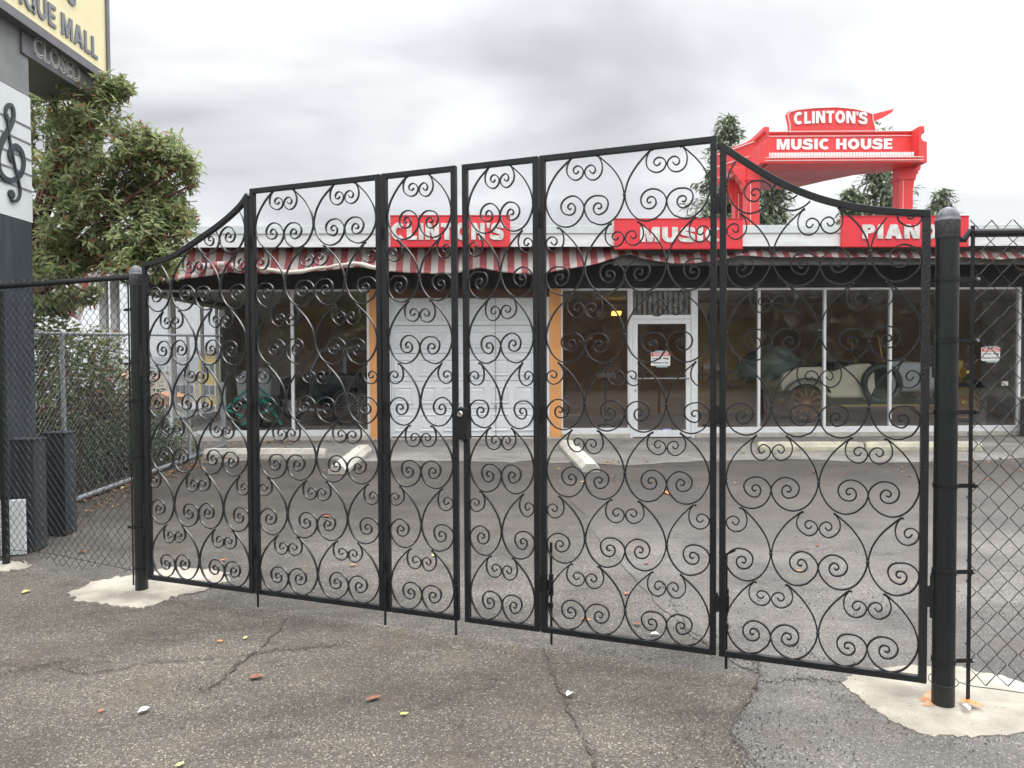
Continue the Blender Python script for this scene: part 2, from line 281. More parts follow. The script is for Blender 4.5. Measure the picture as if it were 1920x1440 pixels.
# ------------------------------------------------------------------ mesh helpers
class MB:
    def __init__(s): s.v = []; s.f = []; s.mi = []; s.k = 0
    def add(s, vs, fs):
        b = len(s.v); s.v += [tuple(v) for v in vs]; s.f += [tuple(b + i for i in f) for f in fs]; s.mi += [s.k] * len(fs)
        return s
    def box(s, a, b, c=None):           # min corner, max corner
        x0, y0, z0 = a; x1, y1, z1 = b
        return s.add([(x0,y0,z0),(x1,y0,z0),(x1,y1,z0),(x0,y1,z0),(x0,y0,z1),(x1,y0,z1),(x1,y1,z1),(x0,y1,z1)],
                     [(0,3,2,1),(4,5,6,7),(0,1,5,4),(1,2,6,5),(2,3,7,6),(3,0,4,7)])
    def obox(s, M4, sx, sy, sz):        # oriented box, centred
        vs = [M4 @ Vector((i*sx/2, j*sy/2, k*sz/2)) for k in (-1,1) for j in (-1,1) for i in (-1,1)]
        return s.add(vs, [(0,2,3,1),(4,5,7,6),(0,1,5,4),(1,3,7,5),(3,2,6,7),(2,0,4,6)])
    def bar(s, p, q, wx, wy, up=(0,0,1)):
        p, q = Vector(p), Vector(q); d = (q - p); ln = d.length; d.normalize(); up = Vector(up)
        if abs(d.dot(up)) > 0.98: up = Vector((1, 0, 0))
        a = d.cross(up).normalized(); b = a.cross(d)
        Mx = Matrix((a, d, b)).transposed().to_4x4(); Mx.translation = (p + q) / 2
        return s.obox(Mx, wx, ln, wy)
    def tube(s, pts, r, n=6, cap=True):
        pts = [Vector(p) for p in pts]; m = len(pts); rr = r if isinstance(r, (list, tuple)) else [r] * m
        t0 = (pts[1] - pts[0]).normalized(); a = t0.orthogonal().normalized(); vs = []
        for i, p in enumerate(pts):
            t = (pts[min(i+1, m-1)] - pts[max(i-1, 0)])
            t = t.normalized() if t.length > 1e-9 else t0
            a = (a - t * a.dot(t)); a = a.normalized() if a.length > 1e-6 else t.orthogonal().normalized()
            b = t.cross(a)
            for j in range(n):
                th = 2 * math.pi * j / n; vs.append(p + (a * math.cos(th) + b * math.sin(th)) * rr[i])
        fs = [(i*n+j, i*n+(j+1) % n, (i+1)*n+(j+1) % n, (i+1)*n+j) for i in range(m-1) for j in range(n)]
        if cap: fs += [tuple(range(n))[::-1], tuple(range((m-1)*n, m*n))]
        return s.add(vs, fs)
    def lathe(s, prof, c=(0,0,0), n=20, axis=None):     # prof (r, h)
        c = Vector(c); q = axis and Vector(axis).to_track_quat('Z', 'Y'); vs = []
        for r_, h in prof:
            for j in range(n):
                th = 2*math.pi*j/n; p = Vector((r_*math.cos(th), r_*math.sin(th), h)); vs.append(c + (q @ p if q else p))
        m = len(prof)
        fs = [(i*n+j, i*n+(j+1) % n, (i+1)*n+(j+1) % n, (i+1)*n+j) for i in range(m-1) for j in range(n)]
        fs += [tuple(range(n))[::-1], tuple(range((m-1)*n, m*n))]
        return s.add(vs, fs)
    def prism(s, poly, f0, f1):          # poly: 2D list, f0/f1 map 2D->3D front/back
        n = len(poly); vs = [f0(*p) for p in poly] + [f1(*p) for p in poly]
        return s.add(vs, [tuple(range(n)), tuple(range(2*n-1, n-1, -1))] + [(i, i+n, (i+1) % n + n, (i+1) % n) for i in range(n)])
    def torus(s, c, Rr, r, axis=(0,1,0), n=28, k=8):
        c = Vector(c); q = Vector(axis).to_track_quat('Z', 'Y'); vs = []
        for i in range(n):
            th = 2*math.pi*i/n; u = Vector((math.cos(th), math.sin(th), 0))
            for j in range(k):
                ph = 2*math.pi*j/k; vs.append(c + q @ (u*(Rr + r*math.cos(ph)) + Vector((0,0,r*math.sin(ph)))))
        return s.add(vs, [(i*k+j, ((i+1) % n)*k+j, ((i+1) % n)*k+(j+1) % k, i*k+(j+1) % k) for i in range(n) for j in range(k)])
    def build(s, name, m, parent=None, smooth=False, bevel=0.0, fixn=True, loc=None):
        me = bpy.data.meshes.new(name); me.from_pydata(s.v, [], s.f); me.update()
        ms = m if isinstance(m, (list, tuple)) else [m]
        for q in ms: me.materials.append(q)
        if len(ms) > 1: me.polygons.foreach_set('material_index', s.mi)
        if fixn:
            bm = bmesh.new(); bm.from_mesh(me); bmesh.ops.recalc_face_normals(bm, faces=bm.faces); bm.to_mesh(me); bm.free()
        o = bpy.data.objects.new(name, me); col.objects.link(o)
        if smooth: me.shade_smooth()
        if bevel:
            bb = o.modifiers.new('bevel', 'BEVEL'); bb.width = bevel; bb.segments = 2; bb.limit_method = 'ANGLE'; bb.angle_limit = R(40)
        if parent is not None: o.parent = parent
        if loc is not None: o.location = loc
        return o
def tag(o, label=None, cat=None, group=None, kind=None):
    if label: o['label'] = label
    if cat: o['category'] = cat
    if group: o['group'] = group
    if kind: o['kind'] = kind
    return o
def empty(name, loc=(0,0,0), rz=0.0, label=None, cat=None, group=None):
    o = bpy.data.objects.new(name, None); col.objects.link(o); o.location = loc; o.rotation_euler = (0, 0, rz)
    o.empty_display_size = 0.2
    return tag(o, label, cat, group)
def crom(pts, k=4):                      # Catmull-Rom through 2D/3D points
    P = [Vector(p) for p in pts]; P = [P[0]*2 - P[1]] + P + [P[-1]*2 - P[-2]]; o = []
    for i in range(1, len(P)-2):
        a, b, c, d = P[i-1], P[i], P[i+1], P[i+2]
        for j in range(k):
            t = j / k
            o.append(0.5*((2*b) + (c-a)*t + (2*a-5*b+4*c-d)*t*t + (-a+3*b-3*c+d)*t**3))
    o.append(P[-2]); return o
def text(body, w_, h_, depth, name, m, parent, xf, bold=0.02, outline=False):
    cu = bpy.data.curves.new('t', 'FONT'); cu.body = body; cu.size = 1; cu.resolution_u = 3
    if outline: cu.fill_mode = 'NONE'; cu.bevel_depth = outline; cu.bevel_resolution = 1
    else: cu.offset = bold; cu.extrude = 0.5
    o = bpy.data.objects.new('t', cu); col.objects.link(o); bpy.context.view_layer.update()
    me = bpy.data.meshes.new_from_object(o.evaluated_get(bpy.context.evaluated_depsgraph_get()))
    bpy.data.objects.remove(o); bpy.data.curves.remove(cu)
    xs = [v.co.x for v in me.vertices]; ys = [v.co.y for v in me.vertices]
    x0, x1, y0, y1 = min(xs), max(xs), min(ys), max(ys)
    if outline: dz = 1.0
    for v in me.vertices:
        a = (v.co.x - x0) / (x1 - x0) * w_; b = (v.co.y - y0) / (y1 - y0) * h_
        c = v.co.z * (depth if not outline else depth)
        v.co = xf(a, b, c)
    me.materials.clear(); me.materials.append(m)
    ob = bpy.data.objects.new(name, me); col.objects.link(ob)
    if parent is not None: ob.parent = parent
    return ob

def arcp(cx, cy, rx, ry, a0, a1, n=18):
    return [(cx + rx*math.cos(R(a0+(a1-a0)*i/n)), cy + ry*math.sin(R(a0+(a1-a0)*i/n))) for i in range(n+1)]
def glyph(ch, t):
    """heavy block capital: (width, polygons, strokes); stroke = (centre line, thickness)"""
    h = t*.82; o = t/2
    P = {'I': (t, [[(0,0),(t,0),(t,1),(0,1)]], []),
     'L': (.60, [[(0,0),(.60,0),(.60,h),(t,h),(t,1),(0,1)]], []),
     'T': (.72, [[(.36-o,0),(.36+o,0),(.36+o,1-h),(.72,1-h),(.72,1),(0,1),(0,1-h),(.36-o,1-h)]], []),
     'E': (.64, [[(0,0),(.64,0),(.64,h),(t,h),(t,.5-h*.45),(.59,.5-h*.45),(.59,.5+h*.45),(t,.5+h*.45),(t,1-h),(.64,1-h),(.64,1),(0,1)]], []),
     'H': (.80, [[(0,0),(t,0),(t,.5-h*.5),(.8-t,.5-h*.5),(.8-t,0),(.8,0),(.8,1),(.8-t,1),(.8-t,.5+h*.5),(t,.5+h*.5),(t,1),(0,1)]], []),
     'N': (.82, [[(0,0),(t*.95,0),(t*.95,.60),(.82-t*1.15,0),(.82,0),(.82,1),(.82-t*.95,1),(.82-t*.95,.40),(t*1.15,1),(0,1)]], []),
     'M': (1.0, [[(0,0),(t*.9,0),(t*.9,.66),(.5-t*.42,0),(.5+t*.42,0),(1-t*.9,.66),(1-t*.9,0),(1,0),(1,1),(1-t*1.3,1),(.5,.36),(t*1.3,1),(0,1)]], []),
     'A': (.90, [[(0,0),(t*1.05,0),(t*1.05+.055,.2),(.45,.2),(.45,.2+h*.8),(t*1.05+.12,.2+h*.8),(.45,.78),(.45,1),(.45-t*.62,1)],
                 [(.9,0),(.45+t*.62,1),(.45,1),(.45,.78),(.9-t*1.05-.12,.2+h*.8),(.45,.2+h*.8),(.45,.2),(.9-t*1.05-.055,.2),(.9-t*1.05,0)]], []),
     "'": (t*.8, [[(t*.15,.68),(t*.55,.68),(t*.8,1),(0,1)]], []),
     'O': (.88, [], [(arcp(.44,.5,.44-o,.5-h/2,0,360,32), t)]),
     'Q': (.88, [[(.52,.22),(.80,-.08),(.92,.06),(.64,.32)]], [(arcp(.44,.5,.44-o,.5-h/2,0,360,32), t)]),
     'C': (.82, [], [(arcp(.44,.5,.44-o,.5-h/2,48,312,26), t)]),
     'U': (.80, [], [([(o,1),(o,.42)] + arcp(.40,.40,.40-o,.40-h/2,190,350,14) + [(.8-o,.42),(.8-o,1)], t)]),
     'P': (.70, [[(0,0),(t,0),(t,1),(0,1)]], [([(t,1-h/2),(.42,1-h/2)] + arcp(.42,.69,.28-o,.31-h/2,80,-80,12) + [(.42,.38+h/2),(t,.38+h/2)], h)]),
     'S': (.76, [], [([(v.x, v.y) for v in crom([(p[0],p[1],0) for p in [(.76-o-.01,.70),(.70-o*.6,.82),(.56,1-h/2-.01),(.38,1-h/2),(.19,.90-h*.2),(o,.73),(.15,.60),(.38,.51),(.62,.42),(.76-o,.28),(.60,.115),(.38,h/2),(.18,h/2+.02),(.06,.19),(o-.06,.29)]], 3)], t*.92)])}
    return P[ch]
def block(body, w_, h_, depth, name, m, parent, xf, t=.27, gap=.10):
    x_ = 0.0; mb_ = MB(); items = []
    for ch in body:
        if ch == ' ': x_ += .38; continue
        wd, po, st_ = glyph(ch, t)
        if ch == "'": x_ -= .02
        items.append((x_, po, st_)); x_ += wd + (gap if ch not in "'" else gap*.4)
    W0 = x_ - gap; sx_ = w_/W0
    f0 = lambda a, b: xf(a*sx_, b*h_, depth); f1 = lambda a, b: xf(a*sx_, b*h_, 0.0)
    for ox, po, st_ in items:
        for p in po: mb_.prism([(a+ox, b) for a, b in p], f0, f1)
        for ln, tt in st_:
            n = len(ln); L_ = []; R_ = []
            cl_ = math.hypot(ln[0][0]-ln[-1][0], ln[0][1]-ln[-1][1]) < 1e-6
            for i, p in enumerate(ln):
                a = ln[i-1] if i > 0 else (ln[-2] if cl_ else ln[0]); b = ln[i+1] if i < n-1 else (ln[1] if cl_ else ln[-1])
                d = Vector((b[0]-a[0], b[1]-a[1])).normalized(); k = tt/2
                L_.append((p[0]-d.y*k+ox, p[1]+d.x*k)); R_.append((p[0]+d.y*k+ox, p[1]-d.x*k))
            vs = [f0(*q) for q in L_] + [f0(*q) for q in R_] + [f1(*q) for q in L_] + [f1(*q) for q in R_]; fs = []
            for i in range(n-1): fs += [(i, i+1, n+i+1, n+i), (2*n+i, 3*n+i, 3*n+i+1, 2*n+i+1), (i, 2*n+i, 2*n+i+1, i+1), (n+i, n+i+1, 3*n+i+1, 3*n+i)]
            if not cl_: fs += [(0, n, 3*n, 2*n), (n-1, 3*n-1, 4*n-1, 2*n-1)]
            mb_.add(vs, fs)
    return mb_.build(name, m, parent)

# ------------------------------------------------------------------ ground
def hgt(x, y):
    b = gz(y) - 0.06
    d = 0.0
    if x < -5.6: d += min(11.0, (-5.6 - x) * 0.55) * 1.0
    if y > 22: d += min(9.0, (y - 22) * 0.25)
    if y < 0 : d *= max(0.0, 1 + y / 8.0) if y > -8 else 0.0
    far = min(1.0, max(0.0, (math.hypot(x, y) - 60) / 200))
    return b - min(d, 13.0) - far * (2.0 if y > 0 else 0)
xs = [-3400,-2600,-1500,-800,-400,-200,-100,-60,-40,-30,-25,-20,-16,-13,-11,-9,-8,-7,-6.3,-5.6,-5,-3,0,3,6,9,12,20,40,80,200,600,1500,2600,3400]
ys = [-600,-450,-300,-100,-50,-30,-15,-8,-4,0,2,5,7,9,11,13.4,15,18,22,26,32,40,55,70,90,120,160,220,320,500,900,1800,2600,3300]
g = MB(); g.add([(x, y, hgt(x, y)) for y in ys for x in xs],
                [(j*len(xs)+i, j*len(xs)+i+1, (j+1)*len(xs)+i+1, (j+1)*len(xs)+i) for j in range(len(ys)-1) for i in range(len(xs)-1)])
tag(g.build('ground', earth), kind='structure')

GL, GR = G(266, 1106), G(1768, 1322)      # feet of the gate posts
gdir = (GR - GL); gdir.z = 0; glen = gdir.length; gdir.normalize(); gnor = Vector((-gdir.y, gdir.x, 0))   # gnor points into the lot
gang = math.atan2(gdir.y, gdir.x)
print('gate', GL, GR, glen)

# street side asphalt and the lot beyond the gate, split along the gate line
def sheet(name, poly, m, dz, thick=0.0):
    """poly of (x, y); cut along Y = 5 so it follows the kink of the slope"""
    bm = bmesh.new(); vs = [bm.verts.new((x, y, 0)) for x, y in poly]; f = bm.faces.new(vs)
    for yy in (5.0, 13.4):
        bmesh.ops.bisect_plane(bm, geom=bm.verts[:] + bm.edges[:] + bm.faces[:], plane_co=(0, yy, 0), plane_no=(0, 1, 0))
    for v in bm.verts: v.co.z = gz(v.co.y) + dz
    if thick:
        r_ = bmesh.ops.extrude_face_region(bm, geom=bm.faces[:])
        for v in [q for q in r_['geom'] if isinstance(q, bmesh.types.BMVert)]: v.co.z -= thick
    bmesh.ops.recalc_face_normals(bm, faces=bm.faces)
    bmesh.ops.triangulate(bm, faces=[f for f in bm.faces if len(f.verts) > 4])
    me = bpy.data.meshes.new(name); bm.to_mesh(me); bm.free(); me.materials.append(m)
    if me.polygons[0].normal.z < 0 and not thick: me.flip_normals()
    o = bpy.data.objects.new(name, me); col.objects.link(o); return o
A0 = GL - gdir*4.5; A1 = GR + gdir*12
tag(sheet('driveway', [(A0.x, A0.y), (A1.x, A1.y), (14, -14), (-14, -14), (-14, A0.y)], asph_old, -0.004), kind='structure')
tag(sheet('parking_lot', [(A1.x, A1.y), (A0.x, A0.y), (-5.6, 7.0), (-5.6, 19.5), (16, 19.5), (16, -1.0)], asph_lot, -0.004), kind='structure')
# smoother younger asphalt on the right, either side of the gate
pp = [(1040,880),(1062,925),(1105,985),(1190,1085),(1250,1150),(1330,1215),(1395,1250),(1425,1262),(1410,1310),(1372,1372),(1392,1420),(1420,1480),(2300,1500),(2300,872)]
pq = []
for i in range(len(pp)):
    a, b = Vector(pp[i]), Vector(pp[(i+1) % len(pp)])
    kk = 6 if i < 11 else 1
    for j in range(kk):
        q = a.lerp(b, j/kk)
        if kk > 1: q += Vector((random.uniform(-5, 5), random.uniform(-3, 3)))
        pq.append(q)
tag(sheet('asphalt_patch', [(G(*p).x, G(*p).y) for p in pq], asph_new, 0.001), kind='structure')
# paler dry strip along the shopfront
st = [(250,872),(480,864),(640,862),(900,868),(1000,866),(1120,872),(1250,869),(1420,862),(1700,866),(1980,858)]
q = []
for i in range(len(st)-1):
    for j in range(5):
        a = Vector(st[i]).lerp(Vector(st[i+1]), j/5); q.append((a.x, a.y + random.uniform(-3, 2)))
tag(sheet('forecourt', [(G(*p).x, G(*p).y) for p in q] + [(13.5, 13.36), (-7.6, 13.3)], asph_strip, 0.001), kind='structure')

# concrete footings at the posts
def pad(name, px, label, seed):
    rnd = random.Random(seed); P = []
    for i in range(len(px)):
        a, b = Vector(px[i]), Vector(px[(i+1) % len(px)])
        for j in range(9):
            c = a.lerp(b, j/9) + Vector((rnd.gauss(0, 3), rnd.gauss(0, 1.5))); gg = G(*c); P.append((gg.x, gg.y))
    cx = sum(p[0] for p in P)/len(P); cy = sum(p[1] for p in P)/len(P)
    o = sheet(name, P, concretepale, 0.007, 0.06)
    return tag(o, label, 'concrete pad')
pad('concrete_pad', [(125,1113),(180,1092),(245,1080),(330,1066),(420,1072),(432,1086),(385,1108),(330,1120),(270,1142),(215,1137),(140,1127)], 'low pale concrete pad under the left gate post', 3)
pad('concrete_pad', [(1578,1283),(1600,1262),(1700,1250),(1800,1252),(1900,1275),(2010,1330),(2020,1360),(1915,1376),(1830,1384),(1730,1380),(1665,1352),(1620,1318)], 'rust stained pale concrete pad under the right gate post', 4)
pad('concrete_pad', [(-25,1062),(0,1052),(45,1055),(60,1062),(40,1068),(-10,1074)], 'small pale concrete collar at the foot of the far left fence post', 5)
# rust bleeding from the right post
rp = [G(*p) for p in [(1722,1318),(1735,1302),(1752,1296),(1763,1300),(1765,1312),(1758,1325),(1742,1328),(1728,1326),(1736,1318)]]
tag(MB().add([(p.x, p.y, 0.0090) for p in rp], [tuple(range(len(rp)))]).build('rust_stain', rust), kind='structure')

# cracks
CRK = []
def crack(px, wd, name='pavement_crack', seed=0):
    rnd = random.Random(seed); P = []
    for i in range(len(px)-1):
        a, b = Vector(px[i]), Vector(px[i+1]); k = max(2, int((b-a).length/7))
        for j in range(k):
            P.append(a.lerp(b, j/k) + Vector((rnd.gauss(0, 3.4), rnd.gauss(0, 1.7))))
    P.append(Vector(px[-1])); gp = [G(*p) for p in P]; m = MB(); CRK.append((gp, wd)); vs = []; n = len(gp)
    for i, p in enumerate(gp):
        d = gp[min(i+1, n-1)] - gp[max(i-1, 0)]; d.normalize(); s_ = Vector((-d.y, d.x, 0))
        ww = wd * .95 * rnd.uniform(0.15, 1.3) * min(1, i/3+.15, (n-1-i)/3+.15)
        vs += [p + s_*ww*0.5 + Vector((0,0,0.0035)), p - s_*ww*0.5 + Vector((0,0,0.0035))]
    m.add(vs, [(2*i, 2*i+1, 2*i+3, 2*i+2) for i in range(n-1)])
    tag(m.build(name, crackm, fixn=False), kind='structure')
crack([(543,1155),(520,1185),(480,1220),(440,1250),(408,1282),(375,1300)], 0.014, seed=1)
crack([(470,1228),(540,1218),(610,1212),(655,1206)], 0.010, seed=2)
crack([(470,1228),(400,1235),(330,1240),(260,1246),(170,1264),(90,1250),(0,1262)], 0.007, seed=3)
crack([(0,1240),(60,1250),(120,1238),(200,1230)], 0.006, seed=31)
crack([(1362,1232),(1420,1240),(1425,1275),(1408,1310),(1380,1345),(1372,1372),(1392,1405),(1415,1445)], 0.016, seed=4)
crack([(1015,1215),(1040,1270),(1058,1318),(1088,1372),(1120,1445)], 0.012, seed=5)
crack([(1430,1280),(1480,1276),(1540,1275),(1578,1280)], 0.008, seed=6)
crack([(1240,1090),(1290,1180),(1345,1218)], 0.010, seed=7)
crack([(1345,1185),(1420,1195),(1500,1215),(1560,1255)], 0.006, seed=8)
crack([(730,1080),(760,1050),(790,1038)], 0.005, seed=9)
crack([(1450,1035),(1560,1030),(1680,1040)], 0.004, seed=10)
crack([(620,1000),(700,980),(800,985)], 0.004, seed=11)
crack([(800,1330),(850,1300),(905,1290)], 0.004, seed=12)

# ------------------------------------------------------------------ gate
def gate_uv(px, py):                       # pixel -> (s along the gate line, z)
    o, d = ray(px, py); nn = gnor; t = (GL - o).dot(nn) / d.dot(nn); p = o + d*t
    return (p - GL).dot(gdir), p.z
def sx(px, py=900): return gate_uv(px, py)[0]
ZB, ZT = 0.085, 2.745
FW = 0.031                                 # frame tube
LG = [(1200,150),(1130,210),(1050,290),(985,380),(940,470),(914,580),(918,650),(940,720),(985,800),(1050,862),(1130,892),(1200,885),(1270,850),(1325,785),(1350,710),(1343,660),(1310,610),(1260,575),(1208,565),(1150,577),(1105,612),(1085,665),(1100,722),(1135,757),(1185,770),(1225,755),(1247,715),(1238,670),(1205,645),(1170,655),(1158,685),(1175,708),(1200,700)]
SM = [(1200,150),(1165,200),(1148,260),(1155,320),(1185,365),(1230,392),(1275,394),(1320,368),(1344,320),(1335,278),(1305,250),(1270,241),(1235,260),(1225,295),(1245,323),(1272,320),(1290,295)]
nrm = lambda P: crom([((1352-x)/440, (y-150)/742, 0) for x, y in P], 4)
LGN, SMN = nrm(LG), nrm(SM)
def sweep(m, P, hw=0.0034, dp=0.0065, closed=False, y0=0.0):     # P in (x, z) plane; flat bar hw in plane, dp along y
    n = len(P)
    if n < 2: return
    vs = []
    for i, p in enumerate(P):
        a = P[max(i-1, 0)]; b = P[min(i+1, n-1)]; d = Vector((b[0]-a[0], b[1]-a[1]))
        d = d.normalized() if d.length > 1e-9 else Vector((1, 0)); nx, nz = -d.y, d.x
        for su, sv in ((1, -1), (1, 1), (-1, 1), (-1, -1)):
            vs.append((p[0] + nx*hw*su, y0 + dp*sv, p[1] + nz*hw*su))
    fs = [(i*4+j, i*4+(j+1) % 4, (i+1)*4+(j+1) % 4, (i+1)*4+j) for i in range(n-1) for j in range(4)]
    fs += [(0, 1, 2, 3), (n*4-1, n*4-2, n*4-3, n*4-4)]
    m.add(vs, fs)
def panel(root, s0, s1, ncol, ox, top=None, name='gate_panel', rough=None):
    """one framed panel from s0 to s1; top = list of (s, z) centre line of a curved top rail"""
    x0, x1 = s0 - ox, s1 - ox
    m = MB(); h = FW/2
    ztl = top[0][1] if top else ZT; ztr = top[-1][1] if top else ZT
    m.box((x0, -h, ZB), (x0+FW, h, ztl - (0.001 if top else 0)))
    m.box((x1-FW, -h, ZB), (x1, h, ztr - (0.001 if top else 0)))
    m.box((x0+FW, -h+.001, ZB), (x1-FW, h-.001, ZB+FW))
    if top:
        P = crom([(a-ox, b, 0) for a, b in top], 6)
        P = [(p[0], p[1]) for p in P]; sweep(m, P, FW/2, FW/2+0.001)
        tf = lambda x: next((P[i][1] + (P[i+1][1]-P[i][1])*(x-P[i][0])/max(1e-6, P[i+1][0]-P[i][0]) for i in range(len(P)-1) if P[i][0] <= x <= P[i+1][0]), -1) - FW*0.6
    else:
        m.box((x0+FW, -h+.001, ZT-FW), (x1-FW, h-.001, ZT))
        tf = lambda x: ZT - FW*0.6
    fr = m.build(name, black, root, bevel=0.002)
    # scrollwork: brick pattern of onion shaped pairs
    xi0, xi1 = x0+FW, x1-FW; cw = (xi1-xi0)/ncol; pit = (ZT-FW-ZB-FW)/7.0
    # extra rows continue past the top only where the top is lower, so nothing is lost by starting at row 0
    for row in range(7):
        zt = ZT - FW - row*pit
        cs = [(i+0.5)*cw for i in range(ncol)] if row % 2 == 0 else [i*cw for i in range(ncol+1)]
        for c in cs:
            mb_ = MB(); cnt = 0
            for sg in (-1, 1):
                if c + sg*cw*0.25 < 0 or c + sg*cw*0.25 > xi1-xi0: continue
                jx, jz = random.uniform(-.006, .006), random.uniform(-.009, .009)
                for PP, hw in ((LGN, 0.0036), (SMN, 0.0031)):
                    pts = []
                    for p in PP:
                        X = xi0 + c + sg*p[0]*cw/2*0.992 ; Z = zt - p[1]*pit
                        Z += jz*max(0, 1-abs(p[0]-.35)/.4)*min(1, p[1]*4)*(1 if p[1] < .95 else .2); X += sg*jx*max(0, 1-abs(p[0]-.4)/.3)
                        if X < xi0 + .002: X = xi0 + .002
                        if X > xi1 - .002: X = xi1 - .002
                        if Z > tf(X):
                            if len(pts) > 3: sweep(mb_, pts, hw); cnt += 1
                            pts = []; continue
                        pts.append((X, Z))
                    if len(pts) > 3: sweep(mb_, pts, hw); cnt += 1
            if cnt:
                for (wx_, wv_) in ((0, .755), (0, .21), (.33, .0), (-.33, .0), (.985, .60), (-.985, .60)):
                    X = xi0 + c + wx_*cw/2; Z = zt - wv_*pit - .002
                    if xi0 < X < xi1 and Z < tf(X): mb_.lathe([(.001, -.008), (.0062, -.003), (.0065, .003), (.001, .008)], (X, -.004, Z), 6)
            if cnt: mb_.build('scroll_pair', black_scroll, fr, fixn=False)
    return fr

pA0, pA1 = sx(276), sx(474); pB0, pB1 = sx(478), sx(719); pC0, pC1 = sx(722.5), sx(859.5)
pD0, pD1 = sx(871.5), sx(1012); pE0, pE1 = sx(1015), sx(1343); pF0, pF1 = sx(1349), sx(1739.5)
topA = [gate_uv(*p) for p in [(270,500),(300,492),(330,480),(372,452),(413,423),(447,393),(472,367)]]
topF = [gate_uv(*p) for p in [(1352,275),(1397,307),(1463,346),(1530,374),(1597,391),(1663,400),(1739,405)]]
topA[0] = (pA0, topA[0][1]); topA[-1] = (pA1, topA[-1][1]); topF[0] = (pF0, topF[0][1]); topF[-1] = (pF1, topF[-1][1])
def gpt(s, off=0.0, z=0.0): return GL + gdir*s + gnor*off + Vector((0, 0, z))
gl_root = empty('gate_leaf', gpt(pA0), gang, 'black wrought iron gate leaf of three panels, left of the centre gap', 'gate', 'two halves of the wrought iron gate')
gr_root = empty('gate_leaf', gpt(pF1), gang, 'black wrought iron gate leaf of three panels, right of the centre gap, carrying the lock', 'gate', 'two halves of the wrought iron gate')
panel(gl_root, pA0, pA1, 2, pA0, topA); panel(gl_root, pB0, pB1, 2, pA0); panel(gl_root, pC0, pC1, 1, pA0)
panel(gr_root, pD0, pD1, 1, pF1); panel(gr_root, pE0, pE1, 2, pF1); panel(gr_root, pF0, pF1, 2, pF1, topF)
# rough painted hinge stile of the right leaf
MB().box((-FW-.0015, -FW/2-.0015, ZB+.01), (.0015, FW/2+.0015, topF[-1][1]-.02)).build('hinge_stile', black_rough, gr_root)
# hinges between panels
def hinge(root, s, z, ox, ln=0.085, off=-0.026):
    m = MB(); m.lathe([(0.0085, 0), (0.0085, ln)], (s-ox, off, z), 10); m.lathe([(0.006, 0), (0.006, 0.012)], (s-ox, off, z+ln), 8)
    m.box((s-ox-.02, off+.004, z+.01), (s-ox+.02, off+.0085, z+ln-.01))
    m.build('hinge', black, root)
for s, ox, rt in ((((pA1+pB0)/2), pA0, gl_root), (((pB1+pC0)/2), pA0, gl_root), (((pD1+pE0)/2), pF1, gr_root), (((pE1+pF0)/2), pF1, gr_root)):
    for z in (0.32, 1.28, 2.35): hinge(rt, s, z, ox)
# drop rods
def droprod(root, px, py_top, ox, knob=False, handle=False):
    s = sx(px) - ox; zt_ = 0.30 if not py_top else gate_uv(px, py_top)[1]; m = MB()
    m.lathe([(0.0075, 0.008), (0.0075, zt_)], (s, 0.030 if knob else -0.028, 0), 8)
    yy = 0.030 if knob else -0.028
    m.box((s-.014, min(yy, 0)+.006, 0.22), (s+.014, max(yy, 0)-.004, 0.25))
    if py_top: m.lathe([(0.014, zt_-.30), (0.014, zt_-.18)], (s, yy, 0), 8); m.box((s-.016, .006, zt_-.27), (s+.016, .026, zt_-.21)); handle and m.bar((s, yy, zt_), (s+.045, yy, zt_+.025), .010, .010)
    m.build('drop_rod', black, root)
droprod(gl_root, 486, None, pA0); droprod(gl_root, 724.5, None, pA0); droprod(gl_root, 857, None, pA0)
droprod(gr_root, 1029.5, 1022, pF1, True); droprod(gr_root, 1361, 1045, pF1, True, True)
# lock
lz0, lz1 = gate_uv(872, 826)[1], gate_uv(872, 767)[1]; ls0, ls1 = sx(862) - pF1, sx(881) - pF1
lb = MB().box((ls0, -.045, lz0), (ls1, .03, lz1)).build('lock_box', black, gr_root, bevel=0.004)
lk = MB().lathe([(0.017, 0), (0.018, .004), (0.015, .008), (0.006, .0085)], (ls0+.027, -.045, lz1-.036), 20, (0, -1, 0)).build('lock_cylinder', chrome, lb, smooth=False)
MB().box((ls0+.0258, -.0545, lz1-.042), (ls0+.0282, -.0534, lz1-.032)).build('keyhole', rubber, lb)
MB().box((ls0+.002, -.02, lz1+.001), (ls0+.04, .02, lz1+.008)).build('strike_plate', galv, lb)
MB().box((ls0+.004, -.015, lz0-.016), (ls0+.026, .015, lz0-.001)).build('latch', galv, lb)

def gate_post(P, label, rad, hingepos, ringz, colH=2.31):
    o = empty('gate_post', (P.x, P.y, 0), gang, label, 'gate post', 'round black gate posts')
    MB().lathe([(rad, 0.0), (rad, colH-.085)], (0,0,0), 32).build('pole', blackpost, o, smooth=False)
    pr = [(rad*1.06, colH-.125), (rad*1.06, colH-.075), (rad*1.09, colH-.073), (rad*1.09, colH-.068)]
    cap = MB().lathe([(rad*1.06, colH-.14), (rad*1.065, colH-.066), (rad*1.11, colH-.064), (rad*1.11, colH-.058)] + [(rad*1.04*math.cos(a), colH-.056+.058*math.sin(a)) for a in [i*math.pi/2/7 for i in range(7)]] + [(0.002, colH+.002)], (0,0,0), 32).build('cap', greycap, o, smooth=True)
    for z in ringz:
        MB().lathe([(rad+.004, z), (rad+.004, z+.022)], (0,0,0), 28).build('tension_band', black, o)
    return o
postL = gate_post(GL, 'left black round steel gate post with grey domed cap, farther from the viewer', 0.043, 1, [0.16, 0.46, 0.95, 1.35, 1.62])
